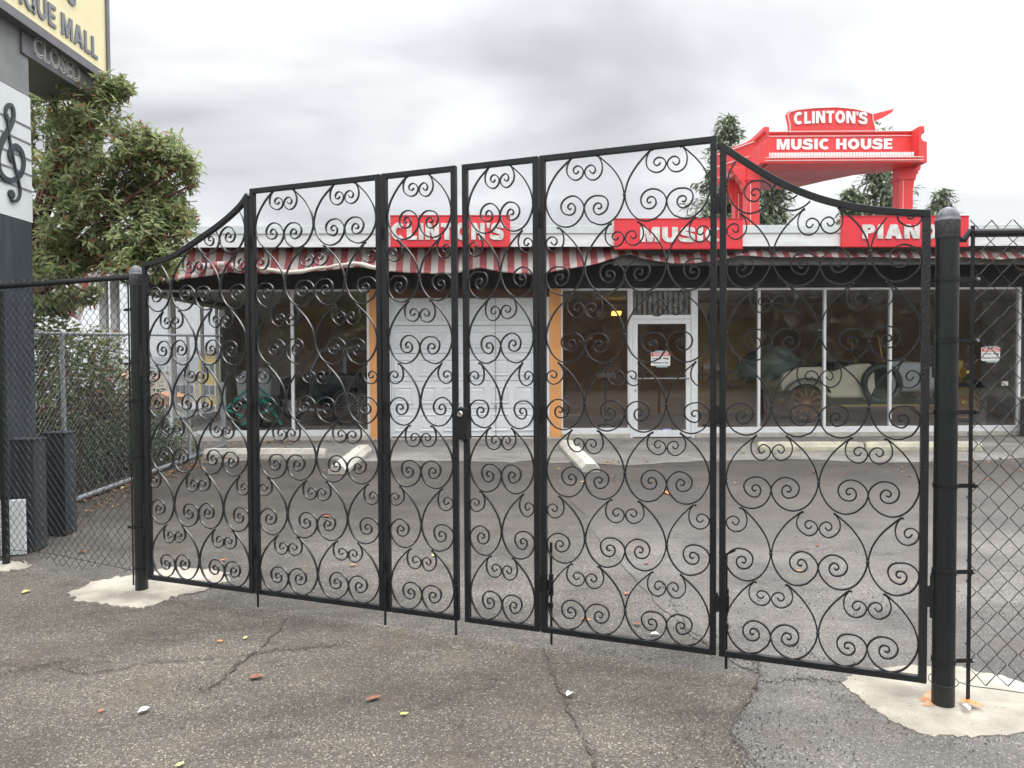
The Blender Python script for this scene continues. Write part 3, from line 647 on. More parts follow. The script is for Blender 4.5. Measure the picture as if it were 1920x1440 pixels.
postR = gate_post(GR, 'right black round steel gate post with grey domed cap, nearest the viewer', 0.0485, -1, [0.205, 0.62, 1.02, 1.36, 1.69, 1.97])
for P, sgn, root in ((GL, 1, gl_root), (GR, -1, gr_root)):
    for z in (0.5, 1.62) :
        x_ = (0.066 if sgn > 0 else 0.0) ; m = MB()
        cx0 = (-(pA0) + 0.0) if sgn > 0 else (glen - pF1)
        # barrel hinge standing between post and stile, local to the leaf
        hx = -0.022 if sgn > 0 else 0.022
        m.lathe([(0.011, z-.10), (0.011, z+.10)], (hx, -.012, 0), 12); m.lathe([(0.008, z+.10), (0.008, z+.118)], (hx, -.012, 0), 10)
        m.box((min(0, hx)-.002, -.018, z-.05), (max(0, hx)+.002, -.006, z+.05))
        m.build('hinge', black_rough, root)
# black wire wrapped round the right post foot
w_ = MB(); pts = [(0.061*math.cos(a), 0.061*math.sin(a), 0.118 + .01*math.sin(a)) for a in [i*2*math.pi/24 for i in range(25)]]
w_.tube(pts, 0.0022, 5); w_.tube([(0.061, 0, .118), (.12, -.02, .115), (.2, -.03, .12), (.5, .0, .105), (1.2, .04, .11)], 0.0022, 5)
w_.build('tie_wire', vinyl, postR)

# ------------------------------------------------------------------ chain link
def chainlink(p0, dirv, length, z0f, z1, ww, hh, r=0.0018, sides=3, spike=0.045, name='chain_link_mesh', m=None, parent=None):
    """vertical zigzag wires that hook into each other; p0, dirv in the parent's space"""
    p0 = Vector(p0); dirv = Vector(dirv).normalized(); nn = Vector((-dirv.y, dirv.x, 0)); mb_ = MB()
    nw = int(length / (ww/2))
    for i in range(nw):
        pts = []; k = 0; z = z1 + spike
        while True:
            s = i*ww/2 + (ww/2 if (k+i) % 2 else 0.0); zb = z0f(s)
            if z < zb: break
            off = 0.0022*(1 if (k+i) % 2 else -1)
            sg = 0.004*math.sin(i*1.7+k*0.9)
            pts.append(p0 + dirv*(s + sg) + nn*off + Vector((0,0,z))); k += 1; z -= hh/2
        if len(pts) > 1:
            mb_.tube(pts, r, sides, cap=False)
    return mb_.build(name, m or vinyl, parent, fixn=False)
# right fence
Rd = Vector((1, -0.03, 0)).normalized()
fr_ = empty('chain_link_fence', (GR.x, GR.y, 0), 0, 'black chain link fence panel to the right of the right gate post', 'fence', 'black chain link fences beside the gate')
bx = PY(1817, 900, GR.y).x - GR.x
MB().box((bx-.008, -.012, 0.02), (bx+.008, -.006, 2.225)).build('tension_bar', black, fr_)
MB().tube([Vector((bx+.004, 0.004, 2.195)), Vector((bx+.004,0,2.195)) + Rd*3.0], 0.021, 12).build('top_rail', blackpost, fr_)
MB().tube([(0.055, 0, 2.165), (0.075, 0, 2.16), (bx-.01, 0, 2.20), (bx+.03, 0, 2.20)], 0.014, 8).build('rail_bracket', black, fr_)
for z in (0.215, 0.63, 1.03, 1.37, 1.70, 1.98):
    MB().box((0.05, -.016, z-.010), (bx+.02, -.0125, z+.010)).build('band_strap', black, fr_)
    MB().lathe([(0.007, 0), (0.007, .03)], (bx+.018, .0, z), 8, (0,-1,0)).build('bolt', galv if z < .9 or z > 1.6 else black, fr_)
chainlink((bx-.012, -.006, 0), Rd, 2.9, lambda s: 0.06+.02*math.sin(s*9), 2.20, 0.096, 0.098, 0.0025, 4, 0.05, parent=fr_)
MB().tube([Vector((bx,0,0.02)) + Rd*2.95, Vector((bx,0,2.25)) + Rd*2.95], 0.03, 14).build('post', blackpost, fr_)
# left fence
PL0 = G(12, 1058); Ld = (PL0 - GL); Ld.z = 0; Llen = Ld.length; Ld.normalize()
fl_ = empty('chain_link_fence', (GL.x, GL.y, 0), 0, 'black chain link fence running back from the left gate post past the pylon sign', 'fence', 'black chain link fences beside the gate')
zt0, zt1 = 2.235, 2.235
MB().tube([Ld*0.05 + Vector((0,0,zt0)), Ld*4.0 + Vector((0,0,zt1))], 0.020, 12).build('top_rail', blackpost, fl_)
MB().box((-.085, .04, 0.03), (-.075, .046, 2.2)).build('tension_bar', black, fl_)
for s in (Llen, Llen+2.2):
    MB().tube([Ld*s + Vector((0,0,0)), Ld*s + Vector((0,0,2.2))], 0.028, 14).build('post', blackpost, fl_)
chainlink(Ld*0.08 + Vector((0,-.012,0)), Ld, 3.9, lambda s: 0.10+.03*math.sin(s*7), 2.235, 0.072, 0.072, 0.0024, 3, 0.05, parent=fl_)
for z in (0.46, 0.95, 1.35, 1.62, 2.0):
    MB().bar(Vector((-.02,-.045,z)), Ld*0.11 + Vector((0,-.03,z)), 0.004, 0.018).build('band_strap', black, fl_)
MB().tube([Ld*.08 + Vector((0,0,.14)), Ld*1.0 + Vector((0,0,.17)), Ld*2.0 + Vector((0,0,.13)), Ld*3.9 + Vector((0,0,.15))], .0025, 5).build('tie_wire', vinyl, fl_)

# galvanised boundary fence down the left side of the lot
BX = -4.82
bf = empty('boundary_fence', (BX, 7.4, gz(7.4)), 0, 'galvanised chain link fence running back along the left side of the lot', 'fence')
def bz(y): return gz(y) - gz(7.4)
y0, y1 = -0.7, PX(420, 836, BX).y - 7.4
ztop = lambda y: 1.86 + bz(7.4+y) - .0*y
MB().tube([(0, y0, ztop(y0)), (0, y1, ztop(y1)+.0)], 0.019, 10).build('top_rail', galv, bf)
MB().tube([(0.03, y0, bz(7.4+y0)+.045), (0.03, y1, bz(7.4+y1)+.045)], 0.028, 10).build('bottom_rail', galv, bf)
MB().tube([(-.04, 0.1, .0), (.25, 0.15, .20), (.42, .05, .22)], 0.02, 8).build('brace', galv, bf)
for px_, top_ in ((118, None), (353, None)):
    yy = PX(px_, 700, BX).y - 7.4
    MB().tube([(0.0, yy, bz(7.4+yy)-.05), (0.0, yy, ztop(yy))], 0.025, 10).build('post', galv, bf)
yy = y1
MB().tube([(0.0, yy, bz(7.4+yy)), (0.0, yy, ztop(yy)*.62)], 0.040, 12).build('post', galv, bf)
MB().tube([(0.0, yy, ztop(yy)*.62), (0.0, yy, ztop(yy)+.14)], 0.041, 12).build('post_sleeve', blackpost, bf)
chainlink((0, y0, 0), (0, 1, 0), y1-y0, lambda s: bz(7.4+y0+s)+.03, 1.9, 0.072, 0.072, 0.0016, 3, 0.0, m=galvwire, parent=bf)

# ------------------------------------------------------------------ pylon sign
PXF = -4.49                                   # face plane
py_y1 = PX(60, 400, PXF).y; PB = (PXF-0.6, py_y1-1.55)
pyl = empty('pylon_sign', (PXF, py_y1, 0), 0, 'tall roadside pylon sign with yellow panel, treble clef panel and dark base', 'pylon sign')
def pf(px, py, off=0.0):
    p = PX(px, py, PXF+off); return p.y - py_y1, p.z
zA = pf(60, 418)[1]; zB_ = pf(55, 183)[1]
MB().box((-.62, -1.6, 0), (0, 0, zA)).build('base', pylonnavy, pyl, bevel=.01)
cl = MB().box((-.62, -1.6, zA+.002), (.004, .003, zB_)).build('clef_panel', pylonwhite, pyl)
MB().box((-.62, -1.6, zB_+.002), (0, 0, 5.1)).build('shaft', pylongrey, pyl, bevel=.008)
stv = MB()
for py_ in (240, 270, 300, 328.5, 358):
    z = pf(55, py_)[1]; stv.box((.006, -1.58, z-.007), (.010, .003, z+.007))
stv.build('staff_lines', signgrey, cl)
def stroke(m, P, W_, x0, x1):                   # P in px/3 zoom coords, widths in metres
    Q = [pf(a/3, b/3) for a, b in P]; Q = crom([(a, b, 0) for a, b in Q], 5)
    n = len(Q); vs = []; W_ = [q_*.72 for q_ in W_]
    for i, p in enumerate(Q):
        a = Q[max(i-1, 0)]; b = Q[min(i+1, n-1)]; d = (b-a).normalized(); s_ = Vector((-d.y, d.x, 0))
        f = i/(n-1)*(len(W_)-1); k = min(int(f), len(W_)-2); wv = W_[k] + (W_[k+1]-W_[k])*(f-k)
        for sg, xx in ((1, x1), (-1, x1), (-1, x0), (1, x0)): vs.append((xx, p.x + s_.x*wv*sg/2, p.y + s_.y*wv*sg/2))
    m.add(vs, [(i*4+j, i*4+(j+1) % 4, (i+1)*4+(j+1) % 4, (i+1)*4+j) for i in range(n-1) for j in range(4)] + [(0,1,2,3), (n*4-1,n*4-2,n*4-3,n*4-4)])
cm = MB()
stroke(cm, [(38,700),(22,655),(28,605),(50,590),(66,615),(66,665),(45,720),(15,770),(-12,830),(-22,900),(-8,970),(30,1010),(75,1010),(112,975),(125,915),(112,855),(80,825),(52,845),(44,880),(58,915)],
       [.02,.03,.045,.05,.05,.055,.06,.07,.08,.08,.075,.065,.06,.055,.06,.075,.085,.06,.045,.03], .006, .022)
stroke(cm, [(28,640),(36,720),(50,820),(70,920),(92,1010),(103,1075),(95,1115),(72,1132),(50,1120)], [.028,.028,.028,.028,.028,.028,.03,.035,.03], .008, .026)
q = pf(55/3, 1092/3); cm.lathe([(0.040, 0), (0.040, .020)], (.005, q[0], q[1]), 20, (1,0,0))
cm.build('treble_clef', clefm, cl)
# yellow cabinet
CX = .09
c1 = pf(199, 140, CX)
cy0, cy1, cz0, cz1 = -2.3, pf(203.5, 100, CX)[0], pf(195, 139, CX)[1] - .0, 7.2
cab = MB().box((-.6, cy0, cz0-.075), (CX-.012, cy1, cz1)).build('cabinet', frame_dark, pyl, bevel=.01)
MB().box((CX-.010, cy0+.04, cz0+.01), (CX, cy1-.055, cz1-.05)).build('yellow_panel', yellowpanel, cab)
fb = MB(); fb.box((CX-.011, cy0, cz0-.075), (CX+.02, cy1, cz0+.01)); fb.box((CX-.011, cy1-.055, cz0+.0105), (CX+.02, cy1, cz1)); fb.build('frame', frame_dark, cab)
mE = pf(181, 75, CX); mS = pf(118, 63, CX)
th = pf(181, 75, CX)[1] - pf(181, 112, CX)[1]; tzb = pf(181, 112, CX)[1]; mw = (mE[0]-mS[0])
tw = mw * 2.95
block('ANTIQUE MALL', tw, th, .012, 'lettering', signgrey, cab, lambda a, b, c: Vector((CX+.002+c, mE[0]-tw+a, tzb+b)), .21, .14)
sE = pf(141, 14, CX)
block("CLINTON'S", 1.25, .24, .012, 'lettering', signgrey, cab, lambda a, b, c: Vector((CX+.002+c, sE[0]-1.25+a, sE[1]-.005+b)), .21, .14)
# raceway with unlit neon word
rz0 = pf(53, 108)[1]; race = MB().box((-.55, -.12, rz0), (0.02, cy1-.12, cz0-.077)).build('raceway', frame_dark, pyl, bevel=.004)
nS = pf(66, 90, .06); nE = pf(152, 130, .06); nh = (pf(70, 68, .06)[1]-pf(70, 104, .06)[1])
text('CLOSED', nE[0]-nS[0], nh, .06, 'neon_tubes', mat('unlit_neon', (0.80, 0.80, 0.72), 0.3), race, lambda a, b, c: Vector((.05+c*.1, nS[0]+a, rz0+.035+b)), outline=0.012)
sp = MB()
for i in range(9):
    y = nS[0]+(i+.5)*(nE[0]-nS[0])/9
    for z in (rz0+.06, rz0+nh): sp.tube([(.02, y, z), (.055, y, z)], .004, 5)
sp.build('tube_supports', frame_dark, race)
# bollards guarding it
def bollard(px, py, h, wd, label):
    p = G(px, py); o = empty('bollard', p, R(4), label, 'bollard', 'dark steel guard posts by the pylon sign')
    m = MB(); m.box((-wd/2, -wd/2, 0), (wd/2, wd/2, h)); m.build('post', bollardm, o, bevel=.006)
    MB().box((-wd/2-.008, -wd/2-.008, h+.001), (wd/2+.008, wd/2+.008, h+.018)).build('cap_plate', bollardm, o, bevel=.003)
bollard(57, 1030, .935, .19, 'dark grey square steel guard post against the pylon base')
bollard(114, 1000, .925, .20, 'dark grey square steel guard post standing clear to the right of the pylon base')
p = G(28, 1040); o = empty('sandwich_board', p, R(15), 'low white painted board leaning by the left fence post', 'board')
MB().box((-.10, -.02, 0), (.085, .02, .46)).build('board', white, o, bevel=.006); MB().box((-.09, .021, .03), (.075, .045, .40)).build('rear_brace', galv, o)

# ------------------------------------------------------------------ store
BY, BROT = 13.4, math.atan(0.02)
BM = Matrix.Translation((0, BY, 0)) @ Matrix.Rotation(BROT, 4, 'Z'); BI = BM.inverted()
def fl(px, py, d=0.0):
    o, r_ = ray(px, py); o = BI @ o; r_ = BI.to_3x3() @ r_; t = (d - o.y) / r_.y; p = o + r_*t; return p.x, p.z
def fX(px, d=0.0, py=690): return fl(px, py, d)[0]
def fZ(py, px=960, d=0.0): return fl(px, py, d)[1]
GZ = gz(14)
store = empty('store_building', (0, BY, 0), BROT, 'long low white shop with orange piers, big shopfront windows and a white roof band', 'building')
OH = -1.0
XL, XR = fX(40, OH), fX(1920)+2.6
zF0, zF1, zF2 = fZ(462.5, 960, OH), fZ(438, 960, OH), fZ(423, 960, OH)
zH = fZ(543.5); zS1 = fZ(803); zS0 = fZ(814)
cornerX = -6.62
MB().box((XL+.02, OH+.03, zF0+.03), (XR-.02, 12, zF2-.03)).build('roof', soffitm, store)
MB().box((XL, OH, zF0), (XR, OH+.028, zF1-.003)).build('fascia', fasciawhite, store)
MB().box((XL, OH-.02, zF1), (XR, OH+.028, zF2)).build('coping', fasciagrey, store, bevel=.004)
MB().box((XL, OH+.03, zF0), (XL+.018, 12, zF2)).build('fascia', fasciawhite, store)
MB().box((XR-.018, OH+.03, zF0), (XR, 12, zF2)).build('fascia', fasciawhite, store)
MB().box((cornerX, -.02, zH+.02), (XR-.3, .12, zF0+.028)).build('header', darkheader, store)
MB().box((cornerX, .121, zH+.02), (cornerX+.12, 4.5, zF0+.028)).build('header', darkheader, store)
# plinth
MB().box((cornerX-.03, -.06, GZ-.4), (fX(690), .14, zS0)).build('plinth', concrete, store, bevel=.006)
MB().box((fX(690)+.002, -.055, GZ-.4), (fX(1052), .14, fZ(820))).build('plinth', concrete, store, bevel=.006)
MB().box((fX(1052)+.002, -.06, GZ-.4), (fX(1180), .14, zS0)).build('plinth', concrete, store, bevel=.006)
MB().box((fX(1303), -.06, GZ-.4), (XR-.3, .14, zS0)).build('plinth', concrete, store, bevel=.006)
# floor, ceiling, walls
MB().box((cornerX, .141, GZ-.4), (XR-.3, 4.49, fZ(810))).build('floor', floorm, store)
MB().box((cornerX+.12, .14, zH+.10), (XR-.3, 4.49, zH+.16)).build('ceiling', ceilm, store)
xg0, xg1 = fX(712), fX(1027)
MB().box((cornerX, 4.5, GZ-.4), (fX(560, 4.5), 4.62, zH+.19)).build('rear_wall', dimwall, store)
MB().box((fX(560, 4.5), 4.5, GZ-.4), (fX(850, 4.5), 4.62, zH+.19)).build('rear_wall', brownwall, store)
MB().box((fX(850, 4.5), 4.5, GZ-.4), (XR-.3, 4.62, zH+.19)).build('rear_wall', brownwall, store)
MB().box((fX(1300, 4), 3.9, fZ(805)), (fX(1418, 4), 4.3, zH-.35)).build('partition', tanwall, store)
MB().box((XR-.42, -.02, GZ-.4), (XR-.301, 12, zH+.19)).build('side_wall', white, store)
MB().box((cornerX, 4.63, GZ-6), (XR-.43, 11.9, zF0+.02)).build('rear_block', white, store)
MB().box((cornerX, 3.86, GZ-.4), (cornerX+.13, 4.49, zH+.018)).build('corner_pier', white, store, bevel=.004)
MB().box((cornerX-.02, .141, GZ-3), (cornerX+.13, 3.85, fZ(810)+.13)).build('side_plinth', concrete, store)
# garage bay side walls
MB().box((fX(735)-.10, .2, GZ), (fX(735)-.02, 4.49, zH+.1)).build('bay_wall', tanwall, store)
MB().box((fX(1003)+.02, .2, GZ), (fX(1003)+.10, 4.49, zH+.1)).build('bay_wall', tanwall, store)

def window(x0, x1, z0, z1, mull=(), y=0.0, fw=.045, bot=.10, top=.035):
    m = MB()
    m.box((x0, y-.03, z0), (x1, y+.05, z0+bot)); m.box((x0, y-.03, z1-top), (x1, y+.05, z1))
    m.box((x0, y-.028, z0+bot), (x0+fw, y+.048, z1-top)); m.box((x1-fw, y-.028, z0+bot), (x1, y+.048, z1-top))
    for c in mull: m.box((c-fw/2, y-.028, z0+bot), (c+fw/2, y+.048, z1-top))
    f = m.build('window', whiteframe, store, bevel=.004)
    xsn = [x0] + list(mull) + [x1]
    for k_, (a, b) in enumerate(zip(xsn[:-1], xsn[1:])):
        MB().box((a+fw/2+.001, y+.006, z0+bot+.001), (b-fw/2-.001, y+.012, z1-top-.001)).build('pane', clear_glass if (x0 < -6 and k_ < 2) else pane_glass, f)
    return f
window(cornerX+.10, fX(694), zS0, zH+.018, [fX(384-64), fX(470), fX(549)], fw=.05)
window(fX(1052), fX(1180), zS0, zH+.018, fw=.03)
window(fX(1303), fX(1912), zS0, zH+.018, [fX(1422.5), fX(1545.5), fX(1668.5)], fw=.045)
window(fX(1925), XR-.45, zS0, zH+.018, fw=.05)
# corner post and side glass
MB().box((cornerX-.0, -.03, zS0), (cornerX+.098, .14, zH+.018)).build('corner_post', whiteframe, store)
sm_ = MB(); zz0 = fZ(810)+.13
sm_.box((cornerX+.02, .142, zz0), (cornerX+.10, 3.858, zz0+.07)); sm_.box((cornerX+.02, .142, zH-.05), (cornerX+.10, 3.858, zH+.017))
gy = [.16]
for px_ in (329, 384, 413):
    p = BI @ PX(px_, 700, cornerX + .05); gy.append(p.y); sm_.box((cornerX+.03, p.y-.025, zz0+.071), (cornerX+.09, p.y+.025, zH-.051))
gy.append(3.84); sf = sm_.build('side_window', whiteframe, store)
for a, b in zip(gy[:-1], gy[1:]): MB().box((cornerX+.055, a+.03, zz0+.072), (cornerX+.061, b-.03, zH-.052)).build('pane', clear_glass, sf)
# orange piers, white trim, garage door
zP0 = fZ(822)
MB().box((fX(694)+.001, -.05, zP0), (fX(712), .18, zH+.019)).build('pier', orange, store, bevel=.004)
MB().box((fX(1030), -.05, zP0), (fX(1052)-.001, .18, zH+.019)).build('pier', orange, store, bevel=.004)
MB().box((fX(712)+.001, -.035, fZ(819)), (fX(733), .15, fZ(557))).build('door_trim', white, store)
MB().box((fX(1006), -.035, fZ(819)), (fX(1030)-.001, .15, fZ(557))).build('door_trim', white, store)
MB().box((fX(712)+.001, -.04, fZ(557)+.001), (fX(1030)-.001, .15, zH+.019)).build('door_head', mat('door_head_brown', (0.11, 0.055, 0.035), 0.7), store)
gx0, gx1, gz0_, gz1_ = fX(733)+.001, fX(1006)-.001, fZ(818), fZ(557)-.001
gd = MB(); ns = 5; sh = (gz1_-gz0_)/ns
for i in range(ns):
    z0 = gz0_ + i*sh; gd.box((gx0, .05, z0+.004), (gx1, .09, z0+sh-.004))
garage = gd.build('garage_door', garagem, store, bevel=.004)
nc = 6; cw_ = (gx1-gx0)/nc
for i in range(ns):
    for j in range(nc):
        a = gx0 + j*cw_ + .05; b = gx0 + (j+1)*cw_ - .05; z0 = gz0_+i*sh+.09; z1 = gz0_+(i+1)*sh-.09; rp_ = MB()
        n4 = [(a, z0), (b, z0), (b, z1), (a, z1)]; rings = []
        for ins_, yv in ((0, .0498), (.008, .030), (.03, .030), (.045, .047), (.075, .036)):
            rings.append([(a+ins_, yv, z0+ins_), (b-ins_, yv, z0+ins_), (b-ins_, yv, z1-ins_), (a+ins_, yv, z1-ins_)])
        vs = sum(rings, []); fs = [(r_*4+q, r_*4+(q+1) % 4, r_*4+4+(q+1) % 4, r_*4+4+q) for r_ in range(4) for q in range(4)] + [(16, 17, 18, 19)]
        rp_.add(vs, fs).build('raised_panel', garagem, garage, fixn=False)
MB().tube([(fX(929), .03, gz0_+.02), (fX(929.5), .03, gz1_)], .006, 6).build('pull_cable', galv, garage)
MB().box((fX(929)-.02, .022, fZ(768)), (fX(929)+.02, .0355, fZ(760))).build('handle', galv, garage)
# shop door with transom
dx0, dx1 = fX(1180)+.001, fX(1303)-.001; dzt = fZ(600); dzb = fZ(823)
df = MB(); df.box((dx0, -.04, dzb), (dx0+.055, .06, zH+.018)); df.box((dx1-.075, -.04, dzb), (dx1, .06, zH+.018))
df.box((dx0+.056, -.04, fZ(600)+.005), (dx1-.076, .06, fZ(592))); df.box((dx0+.056, -.04, zH-.02), (dx1-.076, .06, zH+.017)); df.build('door_frame', whiteframe, store, bevel=.003)
MB().box((dx0+.057, .02, fZ(592)+.001), (dx1-.077, .026, zH-.021)).build('transom_pane', pane_glass, store)
bl = MB()
for i in range(11):
    x_ = dx0+.08+i*.095; bl.box((x_, .12, fZ(592)), (x_+.06, .125, zH-.02))
bl.build('vertical_blinds', mat('blind_grey', (0.3, 0.3, 0.3), 0.8), store)
ex0, ex1, ez0, ez1 = dx0+.06, dx1-.08, fZ(821), fZ(600)+.003
dd = MB(); dd.box((ex0, -.03, ez0), (ex1, .03, ez0+.12)); dd.box((ex0, -.03, ez1-.085), (ex1, .03, ez1)); dd.box((ex0, -.029, ez0+.121), (ex0+.085, .029, ez1-.086)); dd.box((ex1-.085, -.029, ez0+.121), (ex1, .029, ez1-.086))
door = dd.build('door', whiteframe, store, bevel=.004)
MB().box((ex0+.086, .0, ez0+.121), (ex1-.086, .006, ez1-.086)).build('door_glass', pane_glass, door)
zb = fZ(711); MB().tube([(ex0+.03, -.035, zb), (ex0+.05, -.075, zb), (ex1-.05, -.075, zb), (ex1-.03, -.035, zb)], .013, 8).build('push_bar', galv, door)
MB().lathe([(0.02, 0), (0.018, .012)], (ex0+.043, -.03, fZ(733)), 14, (0,-1,0)).build('lock', chrome, door)
MB().box((fX(1243), -.012, fZ(810)), (fX(1258), -.002, fZ(806))).build('sticker', mat('sticker_blue', (0.35, 0.42, 0.75), .5), door)
# canopy support posts at the open left end
for px_ in (196, 217):
    p = PY(px_, 640, 13.1); c = BI @ p
    b = MB().box((c.x-.055, c.y-.055, -3.0), (c.x+.055, c.y+.055, zF0+.028)).build('canopy_post', white, store)
# brown plinth box at the right end
o = empty('planter_box', BM @ Vector((fX(1925), -.45, GZ)), BROT, 'dark brown square block standing against the right end of the shopfront', 'planter')
MB().box((-.22, -.3, 0), (.6, .3, .66)).build('block', mat('dark_brown_block', (0.07, 0.06, 0.055), .8, var=.2), o, bevel=.01)
MB().box((-.24, -.32, .661), (.62, .32, .70)).build('cap', concrete, o, bevel=.008)
# ceiling lamp
lp = fl(1155, 588, 3.0); o = empty('ceiling_lamp', BM @ Vector((lp[0], 3.0, lp[1])), BROT, 'glowing amber ceiling lamp inside the shop behind the window left of the door', 'lamp')
em = bpy.data.materials.new('lamp_glow'); em.use_nodes = True; bb_ = em.node_tree.nodes['Principled BSDF']; bb_.inputs['Emission Color'].default_value = (1, .52, .10, 1); bb_.inputs['Emission Strength'].default_value = 2.2; bb_.inputs['Base Color'].default_value = (.8, .5, .1, 1)
MB().prism([(-.09,-.04),(.09,-.04),(.11,.05),(-.08,.05)], lambda a, b: (a, -.1, b), lambda a, b: (a, .1, b)).build('shade', em, o)
MB().tube([(0,0,.05),(0,0,zH+.1-lp[1])], .008, 6).build('stem', brass, o)

# awning
aw = empty('awning', BM @ Vector((fX(600, -.9), -.9, 0)), BROT, 'sagging red and white striped awning hung under the white roof band', 'awning')
ax = fX(600, -.9)
edge = [(40,520),(62,527),(110,531),(160,528),(230,522),(300,526),(350,522),(385,518),(410,514),(428,509),(445,511),(470,513),(520,513),(560,511),(600,507),(640,504),(668,500),(690,503),(715,507),(760,511),(810,513),(850,513),(875,507),(892,502),(905,503),(935,509),(965,513),(1000,514),(1030,510),(1060,505),(1090,500),(1120,494),(1145,486),(1165,478),(1182,476),(1200,482),(1230,489),(1260,493),(1300,493),(1340,489),(1380,481),(1400,478),(1440,481),(1490,482),(1540,481),(1590,482),(1640,481),(1700,483),(1740,484),(1790,480),(1830,483),(1880,486),(1930,482),(2050,484)]
ez = [(fl(a, b, -.98)) for a, b in edge]
def eint(x):
    for i in range(len(ez)-1):
        if ez[i][0] <= x <= ez[i+1][0]:
            t = (x-ez[i][0])/(ez[i+1][0]-ez[i][0]); return ez[i][1]*(1-t)+ez[i+1][1]*t
    return ez[-1][1] if x > ez[-1][0] else ez[0][1]
X0, X1 = ez[0][0], ez[-1][0]; nx = int((X1-X0)/.04); prof = [(0.0, 0.0), (.25, -.22), (.5, -.45), (.75, -.72), (.92, -.93), (1.0, -1.0), (1.04, -.9), (1.0, -.80)]
vs = []
for i in range(nx+1):
    x_ = X0 + (X1-X0)*i/nx; ze = eint(x_); zt_ = zF0 + .03
    for j, (dd_, hh_) in enumerate(prof):
        yv = -.72 - .22*min(dd_, 1.0)**1.5 + .02*math.sin(x_*5.1+j) + .015*math.sin(x_*13+j*.8) + (0.09 if j == 7 else .04 if j == 6 else 0)
        zv = zt_ + (ze - zt_)*(-hh_) + (.008*math.sin(x_*9+j*1.3) if 0 < j < 5 else 0)
        # bunched folds where the ribs hold the cloth up
        for rx in (fX(430, -.9), fX(668, -.9), fX(892, -.9), fX(1165, -.9), fX(1400, -.9), fX(1660, -.9)):
            dd2 = abs(x_-rx)
            if dd2 < .35: yv += .03*math.cos(dd2/.05)*(1-dd2/.35)*min(dd_, 1)
        vs.append((x_-ax, yv+.9, zv))
np_ = len(prof)
fs = [(i*np_+j, (i+1)*np_+j, (i+1)*np_+j+1, i*np_+j+1) for i in range(nx) for j in range(np_-1)]
o_ = MB().add(vs, fs).build('canvas', awnm, aw, smooth=True, fixn=False); so_ = o_.modifiers.new('s', 'SOLIDIFY'); so_.thickness = .004
# rolled hem of loose cloth along the left half
hem = [(362,502),(385,500),(410,496),(428,497),(450,500),(480,504),(520,508),(550,511),(575,507),(610,501),(640,497),(665,494),(690,499),(715,503)]
hp = [fl(a, b, -1.0) for a, b in hem]; hp = crom([(a, b, 0) for a, b in hp], 4)
kq = len(hp)*6//14; hemm = mat('hem_canvas', (.70,.65,.58), .8, c2=(.55,.48,.42), vscale=6, bump=.4, bscale=14)
for a_, b_, m_ in ((0, kq+1, awnm), (kq, len(hp), hemm)):
    MB().tube([(p.x-ax, -.10-.01*math.sin(p.x*7), p.y + .006*math.sin(p.x*17)) for p in hp[a_:b_]], [(.042 if m_ is awnm else .022)+.016*abs(math.sin(p.x*2.1))+.004*math.sin(p.x*23) for p in hp[a_:b_]], 10).build('rolled_hem', m_, aw, smooth=True)
# torn flap hanging at the left end
tf_ = [(118,500),(176,500),(172,540),(164,560),(158,585),(150,602),(128,590),(140,572),(146,552),(130,545)]
q = [fl(a, b, -1.0) for a, b in tf_]
MB().prism([(a-ax, b) for a, b in q], lambda a, b: (a, -.12+.03*math.sin(b*9), b), lambda a, b: (a, -.112+.03*math.sin(b*9), b)).build('torn_flap', awnm, aw)
# grey metal roller tube on the right half
MB().box((fX(1150, -.75)-ax, .10, fZ(497, 1400, -.75)), (fX(2050, -.75)-ax, .2, zF0+.02)).build('roller_box', mat('roller_grey', (.14,.135,.13), .6, var=.15), aw)

# red roof band signs
def bandsign(word, x0, x1, y0, y1, tx0, tx1, ty0, ty1, label):
    d = OH - .06; a = fl(x0, y1, d); b = fl(x1, y0, d); c = Vector(((a[0]+b[0])/2, d, a[1]))
    o = empty('shop_sign', BM @ c, BROT, label, 'sign', 'red word signs on the roof band')
    ww, hh = b[0]-a[0], b[1]-a[1]
    MB().box((-ww/2, -.0, 0), (ww/2, .055, hh)).build('panel', signred, o, bevel=.006)
    rm = MB()
    rm.box((-ww/2-.006, -.006, hh+.001), (ww/2+.006, .056, hh+.02)); rm.box((-ww/2-.006, -.006, -.012), (ww/2+.006, .056, -.001)); rm.build('rim', signredrim, o)
    t0 = fl(tx0, ty1, d); t1 = fl(tx1, ty0, d)
    block(word, t1[0]-t0[0], t1[1]-t0[1], .02, 'lettering', lettermat, o, lambda u, v, s: Vector((t0[0]-c.x+u, -.002-s, t0[1]-c.z+v)), .29, .12)
bandsign("CLINTON'S", 732, 956.5, 405.5, 462, 731+3, 944, 418.5, 450, "red sign with white word CLINTON'S on the roof band left of the door")
bandsign('MUSIC', 1152, 1393, 411.5, 466, 1200, 1352, 426, 454, 'red sign with white word MUSIC on the roof band in the middle')
bandsign('PIANOS', 1578, 1817, 406.5, 462, 1616, 1789, 421, 448, 'red sign with white word PIANOS on the roof band behind the right gate post')

